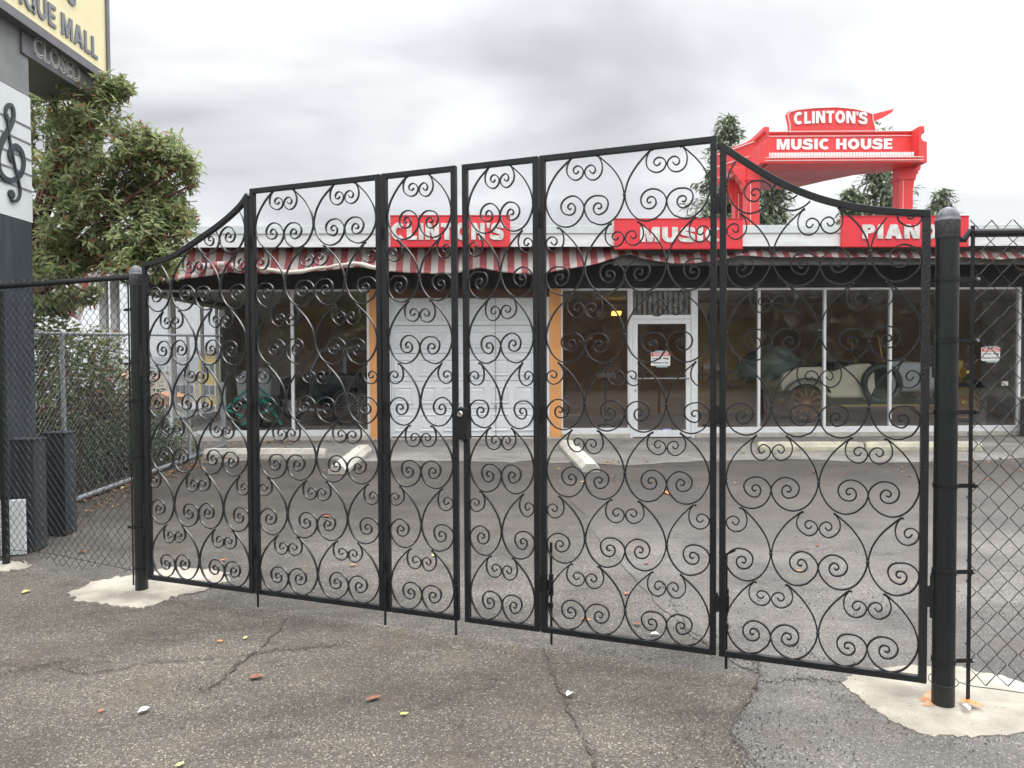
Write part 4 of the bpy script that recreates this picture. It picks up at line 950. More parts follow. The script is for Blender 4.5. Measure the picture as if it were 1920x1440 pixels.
# warning notices
def notice(px, py, label):
    c = fl(px, py, 0); o = empty('warning_notice', BM @ Vector((c[0], -.004 if px < 1300 else -.001, c[1])), BROT, label, 'notice', 'security camera notices taped to the shopfront')
    wd, ht = .345, .245
    b = MB().box((-wd/2, 0, -ht/2), (wd/2, .004, ht/2)).build('sheet', mat('notice_white', (.8,.8,.78), .5), o)
    MB().box((-wd/2+.01, -.0025, ht/2-.075), (wd/2-.01, -.0005, ht/2-.012)).build('red_header', mat('notice_red', (.62,.05,.05), .5), b)
    bk = mat('notice_black', (.03,.03,.03), .5)
    text('WARNING', .27, .045, .001, 'lettering', mat('notice_letter', (.85,.83,.8), .5), b, lambda u, v, s: Vector((-.135+u, -.0035-s, ht/2-.066+v)), .02)
    text('Security', .165, .042, .001, 'lettering', bk, b, lambda u, v, s: Vector((-.15+u, -.0015-s, -.015+v)), .02)
    text('Cameras In Use', .29, .040, .001, 'lettering', bk, b, lambda u, v, s: Vector((-.15+u, -.0015-s, -.085+v)), .02)
    MB().box((.045, -.0025, .0), (.10, -.0005, .022)).build('camera_icon', bk, b); MB().box((.105, -.0025, -.012), (.145, -.0005, .018)).build('camera_icon', bk, b)
    tp = MB(); tp.box((-.11, -.0032, ht/2-.008), (.12, -.0028, ht/2+.025)); tp.box((-.08, -.0032, -ht/2-.028), (.13, -.0028, -ht/2+.008)); tp.build('tape', mat('tape_clear', (.42,.48,.48), .3), o)
notice(1238.5, 673, 'white and red security camera notice taped inside the glass door')
notice(1857.5, 664, 'white and red security camera notice on the window seen through the right fence')
# small card at the right window
c = fl(1884, 719, 0); tag(MB().box((-.06,-.004,-.04), (.06,.001,.04)).build('window_card', mat('card', (.5,.48,.42), .7), loc=BM @ Vector((c[0], 0, c[1]))), 'small beige card stuck low on the window at the far right', 'card')

# ------------------------------------------------------------------ piano sign on the roof
PYY = 15.0
def pp3(px, py, Y=PYY): return PY(px, py, Y)
bl_ = pp3(1427, 314); br_ = pp3(1738, 314); O = Vector((pp3(1582, 424).x, PYY, zF2-.05))
pn = empty('piano_roof_sign', O, 0, 'big red grand piano sign standing on the roof with white lettering', 'roof sign')
def L3(px, py, Y=PYY): return pp3(px, py, Y) - O
f0 = L3(1427, 314); f1 = L3(1737, 312); zt_ = L3(1440, 250).z; zb_ = f0.z
x0, x1 = f0.x, f1.x
plan = [(x0, 0), (x1-.03, 0), (x1-.03, .35), (x1-.5, .5), (x1-1.1, .75), (x1-1.5, 1.25), (x1-1.9, 1.85), (x1-2.35, 2.05), (x0+.0, 2.0), (x0-.45, 1.6), (x0-.55, 1.1)]
keyz0, keyz1 = L3(1500, 294.5, 14.78).z, L3(1500, 287.5, 14.78).z
MB().prism(plan, lambda a, b: (a, b+.25, zb_+.12), lambda a, b: (a, b+.25, zt_-.02)).build('case', pianored, pn, bevel=.01)
ins = [(a*1.0, b) for a, b in plan]
MB().prism([(x0+.02, .1), (x1-.05, .1)] + plan[2:-1] + [(x0-.5, 1.1)], lambda a, b: (a, b+.02, zb_+.03), lambda a, b: (a, b+.02, zb_+.119)).build('underside', pianounder, pn)
# front board, key slip, cheeks
kx0, kx1 = L3(1434, 290, 14.8).x, L3(1722, 290, 14.8).x
MB().box((kx0, -.02, keyz1+.03), (kx1, .24, zt_-.03)).build('front_board', pianored, pn, bevel=.008)
MB().box((kx0-.02, -.30, zb_), (kx1+.02, .24, keyz0-.012)).build('key_slip', pianored, pn, bevel=.012)
ks = MB(); nk = 52; kw = (kx1-kx0-.16)/nk
for i in range(nk): ks.box((kx0+.05+i*kw+.010, -.26, keyz0-.012), (kx0+.05+(i+1)*kw-.010, -.03, keyz1+.006))
ks.build('white_keys', keym, pn)
bk_ = MB()
for i in range(nk-1):
    if i % 7 not in (2, 6): bk_.box((kx0+.05+(i+1)*kw-.011, -.16, keyz1+.001), (kx0+.05+(i+1)*kw+.011, -.03, keyz1+.018))
bk_.build('black_keys', pianored, pn)
for sgn, xc in ((-1, kx0), (1, kx1)):
    prof_ = [(-.05, zb_), (-.05, zt_+.03), (.05, zt_+.04), (.06, zt_-.06), (.01, zt_-.10), (-.005, zt_-.19), (.03, zt_-.25), (.11, zt_-.27), (.115, zb_)]
    MB().prism([(xc + (sgn*a), z) for a, z in prof_], lambda a, b: (a, -.31, b), lambda a, b: (a, .5, b)).build('cheek', pianored, pn, bevel=.01)
MB().box((x0+.02, -.03, zt_-.02), (x1-.06, .3, zt_+.035)).build('top_rim', pianored, pn, bevel=.01)
# left flank panel lines
fk = MB()
for dz in (.10, .34, .60): fk.tube([(x0-.01, .25, zb_+dz), (x0-.56-.0, 1.3, zb_+dz)], .012, 6)
fk.build('flank_tubing', tubeglass, pn)
# lid
MB().prism([(L3(1428, 250).x, zt_+.036), (L3(1478, 240).x, L3(1478, 240).z), (L3(1640, 240).x, L3(1640, 236).z), (L3(1700, 252).x, zt_+.036)], lambda a, b: (a, .3, b), lambda a, b: (a-.3, 1.8, b)).build('lid', pianored, pn)
MB().prism([(L3(1636, 214, 16).x, L3(1636, 214, 16).z), (L3(1668, 206, 16).x, L3(1668, 206, 16).z), (L3(1676, 205, 16).x, L3(1676, 203.5, 16).z), (L3(1672, 209, 16).x, L3(1672, 211, 16).z), (L3(1655, 221, 16).x, L3(1655, 221, 16).z), (L3(1636, 228, 16).x, L3(1636, 229, 16).z)], lambda a, b: (a, 1.0, b), lambda a, b: (a-.9, 1.45, b-.12)).build('lid_tip', pianored, pn)
# music desk plaque
arch = [(1479,247),(1478,232),(1474,215),(1478,209),(1495,204.5),(1530,201),(1568,200),(1600,203),(1622,208),(1635,213),(1636,224),(1642,247)]
AQ = [(L3(a, b).x, L3(a, b).z) for a, b in arch]
plq = MB().prism(AQ, lambda a, b: (a, -.03, b), lambda a, b: (a, .07, b)).build('music_desk', pianored, pn, bevel=.008)
MB().tube([(a*.985+.0, -.045, b-.025) for a, b in AQ], .010, 6).build('outline_tubing', tubeglass, plq)
a0 = L3(1487, 235); a1 = L3(1624, 212)
def arcxf(u, v, s):
    W_ = a1.x-a0.x; t = u/W_; up = .03*math.sin(math.pi*t); return Vector((a0.x+u, -.036-s, a0.z+v+up))
block("CLINTON'S", a1.x-a0.x, a1.z-a0.z, .02, 'lettering', piletter, plq, arcxf, .25, .12)
b0 = L3(1455, 281.5); b1 = L3(1671, 261)
block('MUSIC HOUSE', b1.x-b0.x, b1.z-b0.z, .02, 'lettering', piletter, pn, lambda u, v, s: Vector((b0.x+u, -.026-s, b0.z+v)), .26, .13)
tb = MB()
def tl(a, b, y=-.03): tb.tube([(a[0], y, a[1]), (b[0], y, b[1])], .009, 6)
xa, xb = kx0+.03, kx1-.03
tl((xa, zt_-.07), (xb, zt_-.07)); tl((xa, keyz1+.045), (xb, keyz1+.045)); tl((xa, zt_-.07), (xa, keyz1+.045)); tl((xb, zt_-.07), (xb, keyz1+.045))
tl((kx0-.03, keyz0-.035), (kx1+.05, keyz0-.035), -.31); tl((kx0-.03, zb_+.05), (kx1+.05, zb_+.05), -.31)
tl((x0+.1, zt_+.02), (x1-.2, zt_+.02), -.045)
tb.build('outline_tubing', tubeglass, pn)
# legs with scroll brackets
def leg(px0, px1, Y, sides, topz=None):
    xa = L3(px0, 380, Y).x; xb = L3(px1, 380, Y).x; ya = Y-PYY; tz = zb_+.03
    m = MB(); m.box((xa, ya-.02, 0), (xb, ya+.26, tz)); m.box((xa-.03, ya-.05, 0), (xb+.03, ya+.29, .10)); m.box((xa-.02, ya-.04, tz-.28), (xb+.02, ya+.28, tz-.22))
    for sd_ in sides:
        e_ = xb if sd_ > 0 else xa
        pr = [(0, tz), (.36, tz), (.33, tz-.07), (.26, tz-.09), (.25, tz-.15), (.18, tz-.17), (.15, tz-.26), (.09, tz-.30), (.06, tz-.42), (0, tz-.50)]
        if px0 > 1600: pr = [(a*.5, b) for a, b in pr]
        m.prism([(e_+sd_*a, b) for a, b in pr], lambda a, b: (a, ya+.02, b), lambda a, b: (a, ya+.22, b))
    lg_ = m.build('leg', pianored, pn, bevel=.008)
    MB().tube([(xa+.07, ya-.03, .12), (xa+.07, ya-.03, tz-.3)], .008, 6).add([], []).build('outline_tubing', tubeglass, lg_)
    return lg_
leg(1400, 1424, 15.05, (-1,)); leg(1685, 1711, 15.05, (1,)); leg(1378, 1392, 16.1, (-1, 1))
br = MB(); br.bar((L3(1425, 330).x, .5, zb_-.0), (L3(1440, 400).x, .5, .05), .05, .05); br.build('brace', frame_dark, pn)

# ------------------------------------------------------------------ parking lot bits
def wheelstop(p, q, label, m, half=.075, h=.14):
    a, b = G(*p), G(*q); c = (a+b)/2; d = b-a; ln = math.hypot(d.x, d.y); o = empty('wheel_stop', c, math.atan2(d.y, d.x), label, 'wheel stop', 'concrete wheel stops in front of the shop')
    o.rotation_euler = (0, -math.atan2(d.z, ln), math.atan2(d.y, d.x))
    n = 18; vs = []; pr = [(-half, 0), (-half, h*.45), (-half*.55, h), (half*.55, h), (half, h*.45), (half, 0)]
    for i in range(n+1):
        x_ = -ln/2 + ln*i/n; e_ = .93 if i in (0, n) else 1
        for (yv, zv) in pr: vs.append((x_, yv*e_ + random.uniform(-.003, .003), zv*e_ + random.uniform(-.003, .003)*(zv > 0)))
    k = len(pr); fs = [(i*k+j, i*k+(j+1) % k, (i+1)*k+(j+1) % k, (i+1)*k+j) for i in range(n) for j in range(k)] + [tuple(range(k))[::-1], tuple(range(n*k, n*k+k))]
    MB().add(vs, fs).build('block', m, o, bevel=.006)
    pin = MB()
    for x_ in (-ln*.3, ln*.3): pin.lathe([(.013, h-.002), (.011, h+.006)], (x_, 0, 0), 10)
    pin.build('anchor_pin', frame_dark, o)
    return o
wheelstop((384, 858), (612, 858), 'pale grey concrete wheel stop at the left, below the dark window', concrete)
wheelstop((632, 890), (683, 848), 'slanting concrete wheel stop left of the garage door', concrete, half=.13, h=.13)
wheelstop((1108, 886), (1062, 838), 'slanting chipped concrete wheel stop right of the garage door', concrete, half=.13, h=.13)
wheelstop((1420, 845), (1617, 845), 'faded yellow wheel stop below the cream car, left one of the end to end pair', stopyellow)
wheelstop((1621, 845), (1838, 845), 'faded yellow wheel stop reaching behind the right gate post, right one of the pair', stopyellow)

# ------------------------------------------------------------------ cars in the showroom
FZ = fZ(810)
def wheel(root, c, r_, kind, axis=(0,1,0)):
    c = Vector(c); ax_ = Vector(axis).normalized(); q = ax_.to_track_quat('Z', 'Y')
    tw_ = .045 if kind != 'wire' else .05
    w1 = MB().torus(c, r_-tw_, tw_, axis).build('wheel', rubber, root, smooth=True)
    m = MB(); n = 12 if kind == 'wood' else 22
    mt = wood if kind == 'wood' else chrome
    m.torus(c, r_-tw_*1.9, .018, axis, 28, 6)
    for i in range(n):
        a = 2*math.pi*i/n; u = q @ Vector((math.cos(a), math.sin(a), 0)); m.bar(c+u*.05, c+u*(r_-tw_*2), .022 if kind == 'wood' else .006, .022 if kind == 'wood' else .006, ax_)
    m.build('rim', mt, w1)
    MB().lathe([(.06, -.05), (.06, .04), (.035, .06), (.03, .075)], c, 14, ax_*-1 if False else (-ax_)).build('hub', brass if kind == 'wood' else chrome, w1, smooth=False)
def fender(m, c, r_, y0, y1, a0, a1, t=.02):
    n = 12; vs = []
    for i in range(n+1):
        a = R(a0 + (a1-a0)*i/n)
        for rr in (r_, r_+t):
            for y in (y0, y1): vs.append((c[0]+rr*math.cos(a), y, c[2]+rr*math.sin(a)))
    fs = []
    for i in range(n):
        b = i*4; fs += [(b, b+1, b+5, b+4), (b+2, b+6, b+7, b+3), (b, b+4, b+6, b+2), (b+1, b+3, b+7, b+5)]
    fs += [(0, 2, 3, 1), (n*4, n*4+1, n*4+3, n*4+2)]; m.add(vs, fs)
# cream tourer, facing right
cY = 1.5; wx0 = fX(1512, cY); wx1 = fX(1808, cY); wb = wx1-wx0
car = empty('vintage_tourer', BM @ Vector((wx0, cY, FZ)), BROT, 'cream vintage open car with wooden spoked wheels behind the right hand windows', 'car')
wr = .40; tz = wr
for y in (0.0, 1.35):
    for x_ in (0, wb): wheel(car, (x_, y, wr), wr, 'wood')
body = [(-.45,.62),(-.50,.80),(-.42,1.02),(-.1,1.13),(.35,1.14),(.45,1.05),(.62,1.05),(.95,1.18),(1.35,1.20),(1.42,1.05),(1.45,.60),(1.30,.50),(.55,.50),(.35,.62),(.0,.72)]
MB().prism(body, lambda a, b: (a, .05, b), lambda a, b: (a, 1.30, b)).build('body', carcream, car, bevel=.05)
MB().box((.60, .035, .56), (1.02, .049, 1.0)).build('door', carcream, car, bevel=.01)
MB().box((-.3, .12, 1.0), (.4, 1.2, 1.16)).build('seat', rubber, car, bevel=.05); MB().box((.6, .12, 1.02), (1.05, 1.2, 1.24)).build('seat', rubber, car, bevel=.05)
hd = [(1.75,.60),(1.75,1.20),(1.9,1.25),(wb+.05,1.18),(wb+.05,.62)]
MB().prism(hd, lambda a, b: (a, .30, b), lambda a, b: (a, 1.05, b)).build('hood', carsilver, car, bevel=.06)
MB().prism([(1.43,.5),(1.43,1.22),(1.74,1.24),(1.74,.5)], lambda a, b: (a, .10, b), lambda a, b: (a, 1.25, b)).build('cowl', cargreen, car, bevel=.03)
MB().box((wb+.06, .27, .55), (wb+.16, 1.08, 1.25)).build('radiator', brass, car, bevel=.02)
wsn = MB(); wsn.bar((1.60,.1,1.22),(1.50,.1,1.75),.025,.025); wsn.bar((1.60,1.25,1.22),(1.50,1.25,1.75),.025,.025); wsn.bar((1.50,.1,1.75),(1.50,1.25,1.75),.025,.025); wsn.bar((1.55,.1,1.48),(1.55,1.25,1.48),.02,.02); wsn.build('windscreen_frame', brass, car)
MB().torus((1.30, .4, 1.32), .19, .014, (1, 0, .8), 20, 6).build('steering_wheel', carblack, car)
fm = MB(); fender(fm, (0, 0, wr), .50, -.10, .12, 25, 165); fender(fm, (0, 0, wr), .50, 1.25, 1.45, 25, 165); fender(fm, (wb, 0, wr), .50, -.10, .25, 35, 175); fender(fm, (wb, 0, wr), .50, 1.12, 1.45, 35, 175); fm.build('fender', cargreen, car)
MB().box((.45, -.12, .34), (wb-.5, .12, .38)).build('running_board', cargreen, car); MB().box((.45, -.135, .335), (wb-.5, -.121, .375)).build('running_board_trim', brass, car)
MB().box((.4, .12, .38), (wb-.1, 1.2, .50)).build('chassis', carblack, car)
wsp = MB().torus((1.52, -.02, .78), .36, .07, (0,1,0), 28, 8); wsp.build('spare_tyre', cargreen, car, smooth=True)
MB().lathe([(.10, 0), (.10, .12), (.05, .16)], (wb+.12, .2, 1.0), 16, (1,-.1,0)).build('headlight', brass, car)
# folded top under a grey-green dust cover
cvr = bmesh.new(); bmesh.ops.create_icosphere(cvr, subdivisions=4, radius=1)
for v in cvr.verts:
    n_ = noise.noise(v.co*2.2); v.co = Vector((v.co.x*.62, v.co.y*.62, v.co.z*.36))*(1+.28*n_) ; v.co += Vector((-.55, .65, 1.22)); v.co.z -= .25*max(0, -v.co.x-.55)
me = bpy.data.meshes.new('dust_cover'); cvr.to_mesh(me); cvr.free(); me.materials.append(cloth); me.shade_smooth()
dc = bpy.data.objects.new('dust_cover', me); col.objects.link(dc); dc.matrix_world = BM @ Matrix.Translation((wx0, cY, FZ)); tag(dc, 'grey green dust cover heaped on the back of the cream car', 'cover')
# black coupe, left window
kY = 1.2; kx = fX(650, kY)
car2 = empty('vintage_coupe', BM @ Vector((kx, kY, FZ)), BROT + R(-24), 'black vintage closed car with wire wheels behind the left hand window', 'car')
wr = .39
for y in (0, 1.3): wheel(car2, (0, y, wr), wr, 'wire'); wheel(car2, (-2.35, y, wr), wr, 'wire')
MB().prism([(.75,.5),(.8,.9),(.55,1.05),(-.95,1.08),(-1.0,.45),(-.5,.38),(.4,.38)], lambda a, b: (a, .06, b), lambda a, b: (a, 1.24, b)).build('body', carblack, car2, bevel=.05)
cabp = MB()
cabp.prism([(.55,1.05),(.52,1.45),(.40,1.56),(-.55,1.58),(-.72,1.52),(-.98,1.08),(-.92,1.08),(-.68,1.48),(-.45,1.52),(.36,1.51),(.46,1.42),(.48,1.05)], lambda a, b: (a, .10, b), lambda a, b: (a, .16, b))
cabp.prism([(.55,1.05),(.52,1.45),(.40,1.56),(-.55,1.58),(-.72,1.52),(-.98,1.08),(-.92,1.08),(-.68,1.48),(-.45,1.52),(.36,1.51),(.46,1.42),(.48,1.05)], lambda a, b: (a, 1.14, b), lambda a, b: (a, 1.2, b))
cabp.box((-.16, .10, 1.06), (-.08, .16, 1.54)); cabp.box((-.6, .1, 1.53), (.42, 1.2, 1.585)); cabp.build('cab', cargrey, car2, bevel=.01)
MB().prism([(-1.01,.5),(-1.01,1.06),(-1.3,1.04),(-2.2,.98),(-2.3,.9),(-2.3,.5)], lambda a, b: (a, .32, b), lambda a, b: (a, .98, b)).build('hood', carblack, car2, bevel=.05)
MB().box((-2.42, .34, .45), (-2.32, .96, 1.0)).build('grille', chrome, car2, bevel=.02)
fm = MB(); fender(fm, (0, 0, wr), .47, -.08, .2, 15, 170); fender(fm, (-2.35, 0, wr), .47, -.08, .30, 5, 150); fender(fm, (0, 0, wr), .47, 1.12, 1.38, 15, 170); fender(fm, (-2.35, 0, wr), .47, 1.0, 1.38, 5, 150); fm.build('fender', carblack, car2)
MB().box((-1.9, -.1, .32), (-.45, .14, .36)).build('running_board', carsilver, car2)
MB().lathe([(.09, 0), (.11, .1), (.10, .14)], (-2.35, .25, .85), 16, (-1,0,0)).build('headlight', chrome, car2)
# teal hand cart
p = fl(466, 812, .55); ct = empty('hand_cart', BM @ Vector((p[0], .55, FZ)), BROT, 'teal green hand cart with spoked wheels just inside the left window', 'cart')
wheel(ct, (0, 0, .31), .30, 'wire'); wheel(ct, (.15, .55, .31), .30, 'wire')
m = MB(); m.bar((-.40, -.02, .42), (.02, -.02, .80), .04, .04); m.bar((.02, -.02, .80), (.42, -.02, .46), .04, .04); m.bar((-.40, -.02, .42), (-.05, -.02, .25), .04, .04); m.bar((.42, -.02, .46), (.62, -.02, .12), .04, .04); m.bar((-.22, -.02, .05), (.42, -.02, .42), .04, .04)
m.bar((-.4, .5, .42), (.02, .5, .8), .04, .04); m.bar((.02, .5, .8), (.42, .5, .46), .04, .04); m.bar((.02, -.02, .80), (.02, .5, .80), .04, .04); m.bar((-.4, -.02, .42), (-.4, .5, .42), .04, .04); m.build('frame', teal, ct)
MB().box((-.12, .0, .44), (.25, .48, .62)).build('tray', teal, ct, bevel=.01)
p = fl(478, 720, 1.2); o = empty('covered_crate', BM @ Vector((p[0]-.05, 1.6, FZ)), BROT, 'pale sheeted crate in the left corner of the showroom', 'crate')
MB().box((-.3, -.3, 0), (.3, .3, .95)).build('box', dimwall, o); MB().prism([(-.32,.55),(-.34,1.0),(-.1,1.18),(.2,1.16),(.34,.95),(.33,.62)], lambda a, b: (a, -.33, b), lambda a, b: (a, .33, b)).build('sheet', mat('sheet_white', (.45,.46,.47), .8, bump=.5, bscale=9), o, bevel=.03)
# odds and ends on the floor right of the door: stands
for px_, hh_, lb in ((1135, .95, 'thin dark display stand left of the shop door, inside'), (1335, 1.1, 'dark display stand with a crossbar right of the shop door, inside')):
    p = fl(px_, 780, 1.0); o = empty('display_stand', BM @ Vector((p[0], 1.0, FZ)), BROT, lb, 'stand')
    MB().tube([(0,0,0), (0,0,hh_)], .02, 8).build('pole', carblack, o); MB().lathe([(.2,0),(.19,.03),(.03,.05)], (0,0,0), 18).build('foot', carblack, o); MB().box((-.18,-.03,hh_), (.18,.03,hh_+.10)).build('tray', dimwall, o)

# ------------------------------------------------------------------ foliage
def leaf(m, p, d, up, ln, wd, fold=.25):
    d = d.normalized(); s_ = d.cross(up); s_ = s_.normalized() if s_.length > 1e-4 else d.orthogonal().normalized(); n_ = s_.cross(d)
    k = len(m.v); st_ = ((.22, .78), (.58, 1.0), (.84, .55)) if ln < .2 else ((.5, 1.0),)
    vs = [p]
    for f_, w_ in st_:
        c0 = p + d*ln*f_ - n_*ln*.12*f_*f_; up_ = n_*wd*fold*w_
        vs += [c0 - s_*wd*.5*w_ + up_, c0, c0 + s_*wd*.5*w_ + up_]
    vs.append(p + d*ln - n_*ln*.16); m.v += [tuple(v) for v in vs]; q = len(st_); fs = [(k, k+2, k+1), (k, k+3, k+2)]
    for i in range(q-1):
        a = k+1+3*i; fs += [(a, a+1, a+4, a+3), (a+1, a+2, a+5, a+4)]
    a = k+1+3*(q-1); fs += [(a, a+1, a+3), (a+1, a+2, a+3)]
    m.f += fs; m.mi += [0]*len(fs)
def rv(rnd): 
    while True:
        v = Vector((rnd.uniform(-1,1), rnd.uniform(-1,1), rnd.uniform(-1,1)))
        if .05 < v.length < 1: return v
def rosettes(m, tw, blobs, n, ln, wd, k, rnd, inner=.35, upb=.5):
    """rosettes of leaves at twig tips, thickest near the skin of each blob"""
    for _ in range(n):
        c, r_ = blobs[rnd.choices(range(len(blobs)), [b[1][0]*b[1][1] for b in blobs])[0]]
        v = rv(rnd); v = v.normalized()*(inner + (1-inner)*rnd.random()**.6)
        if rnd.random() < .20: v *= rnd.uniform(1.08, 1.30)
        p = c + Vector((v.x*r_[0], v.y*r_[1], v.z*r_[2]))
        if noise.noise(p*2.9) < -.06: continue
        ax_ = (v*.8 + Vector((0,0,upb)) + rv(rnd)*.5).normalized(); o1 = ax_.orthogonal().normalized(); o2 = ax_.cross(o1)
        if tw is not None and rnd.random() < .5: tw.tube([p - ax_*rnd.uniform(.10,.22) - Vector((0,0,.03)), p], [.006, .0035], 3, cap=False)
        kk = rnd.randint(k-3, k+2); ph = rnd.random()*6
        for i in range(kk):
            a = ph + i*2.4; e_ = rnd.uniform(-.1, 1.25); d = (o1*math.cos(a) + o2*math.sin(a))*math.cos(e_*.9) + ax_*math.sin(e_*.8) - Vector((0,0,rnd.uniform(.05,.4)))
            leaf(m, p - ax_*rnd.uniform(0,.13), d, ax_, ln*rnd.uniform(.6, 1.15), wd*rnd.uniform(.8, 1.1))
rnd = random.Random(11)
TY = 8.3; trk = Vector((-6.0, 8.7, gz(8.6)-.2))
tree = empty('madrone_tree', trk, 0, 'leafy evergreen tree with long glossy leaves beside the pylon sign', 'tree')
def blob(px, py, rpx, Y, dy=None, asp=1.0):
    c = PY(px, py, Y); s_ = Y/FPX; return (c - trk, (rpx*s_, dy or rpx*s_*1.1, rpx*s_*asp))
blobs = [blob(130,235,88,8.3), blob(165,200,55,7.9), blob(205,165,32,8.0), blob(190,310,100,8.3), blob(280,330,72,8.3), blob(300,275,48,8.2), blob(345,300,30,8.1), blob(330,390,45,8.2), blob(120,390,95,8.3), blob(230,420,100,8.3), blob(290,455,55,8.1), blob(120,480,70,8.2), blob(250,500,55,7.9,asp=.6), blob(100,310,70,8.6), blob(335,345,35,8.2), blob(320,480,38,8.0), blob(90,210,50,8.5), blob(318,325,58,8.3), blob(250,262,44,8.3), blob(306,430,56,8.2), blob(348,395,30,8.1), blob(352,440,22,8.0), blob(100,560,48,8.7,asp=.7), blob(165,548,42,8.6,asp=.6), blob(236,158,16,8.0,asp=1.6), blob(284,240,20,8.1,asp=1.5), blob(366,345,16,8.1,asp=.8), blob(362,300,12,8.1)]
cm = MB(); tw = MB()
rosettes(cm, tw, blobs, 3700, .105, .030, 9, rnd, inner=.45, upb=.6)
cm.build('crown', madroneleaf, tree, fixn=False)
base = Vector((0,0,0)); f1 = Vector((.25,-.1,2.35))
tw.tube([base, Vector((.05,0,1.2)), f1], [.085,.07,.06], 8)
for b in blobs:
    c = b[0]; mid = f1.lerp(c, .5) + Vector((rnd.uniform(-.2,.2), rnd.uniform(-.2,.2), .22)); tw.tube(crom([f1, mid, c], 4), [.036,.034,.031,.028,.025,.021,.018,.014,.009], 6)
tw.build('trunk', bark, tree, fixn=False)

def bush(name, label, cat, loc, blobs, n, lnr, m, rnd, stems=30, grp=None, fill=.0):
    o = empty(name, loc, 0, label, cat, grp); lm = MB(); sm = MB()
    for _ in range(n):
        c, r_ = blobs[rnd.choices(range(len(blobs)), [b[1][0]*b[1][2] for b in blobs])[0]]; v = rv(rnd)
        p = Vector(c) + Vector((v.x*r_[0], v.y*r_[1], v.z*r_[2])); d = rv(rnd); d.z = abs(d.z)*.6 - .2; leaf(lm, p, d, Vector((0,0,1)) + rv(rnd)*.7, rnd.uniform(*lnr), rnd.uniform(*lnr)*.6)
    for _ in range(stems):
        c, r_ = rnd.choice(blobs); v = rv(rnd); p = Vector(c) + Vector((v.x*r_[0], v.y*r_[1], v.z*r_[2])); q = Vector((c[0]*.8 + rnd.uniform(-.3,.3), c[1] + rnd.uniform(-.2,.2), -.3)); mid = (p+q)/2 + rv(rnd)*.25
        sm.tube(crom([q, mid, p], 3), [.012,.011,.010,.008,.007,.006,.004], 4, cap=False)
    lm.build('foliage', m, o, fixn=False); sm.build('stems', bark, o, fixn=False); return o
def bb(x, y, z, rx, ry, rz): return ((x, y, z), (rx, ry, rz))
bush('bramble_bush', 'tall loose bramble bush with sky showing through, behind the boundary fence', 'bush', (-5.7, 8.4, .1), [bb(0,0,1.15,.65,.8,.55), bb(.1,.8,1.5,.6,.8,.55), bb(0,1.6,1.3,.6,.7,.6), bb(-.2,.2,1.9,.5,.7,.4), bb(-.1,2.3,1.1,.5,.6,.5), bb(.1,.3,1.95,.45,.7,.3), bb(.1,1.3,1.8,.5,.7,.3)], 3400, (.06,.125), bramble, random.Random(21), 110)
bush('bramble_bush', 'rusty brown thicket of bare stems low behind the boundary fence', 'bush', (-5.55, 9.2, .1), [bb(0,-.4,.75,.5,.9,.42), bb(0,.7,.8,.5,.8,.42), bb(0,1.7,.7,.45,.7,.45)], 4200, (.035,.075), russet, random.Random(22), 110)
bush('hedge', 'dense dark green hedge at the foot of the boundary fence', 'hedge', (-5.32, 8.6, .05), [bb(0,-.7,.50,.4,.7,.50), bb(0,.3,.52,.42,.8,.50), bb(0,1.4,.50,.42,.8,.48), bb(.05,2.3,.40,.36,.5,.40)], 10000, (.035,.065), hedgeleaf, random.Random(23), 60)
bush('sapling', 'thin leafy sapling seen through the left gate panel', 'sapling', (-5.35, 10.9, .2), [bb(0,0,1.1,.22,.25,.35), bb(.05,.2,.6,.25,.3,.3), bb(-.05,-.1,1.55,.12,.15,.25)], 190, (.05,.09), hedgeleaf, random.Random(24), 12)
for (x_, y_, lb, sd_) in ((-5.3, 11.9, 'low weedy shrub at the far end of the boundary fence', 5), (-5.35, 10.4, 'low tangled shrub behind the boundary fence near the left gate post', 6)):
    bush('shrub', lb, 'shrub', (x_, y_, .15), [bb(0,0,.25,.3,.5,.3)], 700, (.03,.06), bramble, random.Random(sd_), 24)

def conifer(px, ptop, Y, zbase, rad, label, seed, n=30, sparse=.0, lean=0):
    rnd = random.Random(seed); top = PY(px, ptop, Y); H = top.z - zbase; o = empty('fir_tree', (top.x, Y, zbase), 0, label, 'tree', 'fir trees beyond the roof')
    tm = MB(); tm.tube([(0,0,0), (0,0,H*.6), (0,0,H-.1)], [.28,.16,.02], 8); lm = MB()
    nl = int(H/.34)
    for i in range(nl):
        z = H*(.18 + .82*i/nl); rr = rad*(1-(i/nl))**.8*rnd.uniform(.65, 1.15) + .12
        for j in range(9):
            if rnd.random() < sparse: continue
            a = rnd.random()*6.283; ln = rr*rnd.uniform(.6, 1.15); d = Vector((math.cos(a), math.sin(a), rnd.uniform(-.05, .35))); p0 = Vector((0,0,z)); p1 = p0 + d*ln
            tm.tube([p0, p0+d*ln*.6, p1 - Vector((0,0,.08*ln))], [.035,.02,.008], 3, cap=False)
            k = int(10 + ln*26)
            for t in range(k):
                f = (t+1)/k; q = p0.lerp(p1, f) + rv(rnd)*.22; dd2 = (d*.8 + rv(rnd)*.9 - Vector((0,0,.35))); leaf(lm, q, dd2, Vector((0,0,1)), rnd.uniform(.22,.46), rnd.uniform(.09,.17), .1)
    lm.build('crown', firleaf, o, fixn=False); tm.build('trunk', bark, o, fixn=False)
conifer(1364, 212, 33, -2.5, 3.6, 'tall pointed fir rising left of the piano sign', 31, sparse=.12)
conifer(1445, 322, 31, -2.5, 2.6, 'lower bushy fir seen between the piano legs at the left', 35, sparse=.05)
conifer(1655, 238, 34, -2.5, 3.4, 'broad fir seen under the right half of the piano sign', 32, sparse=.1)
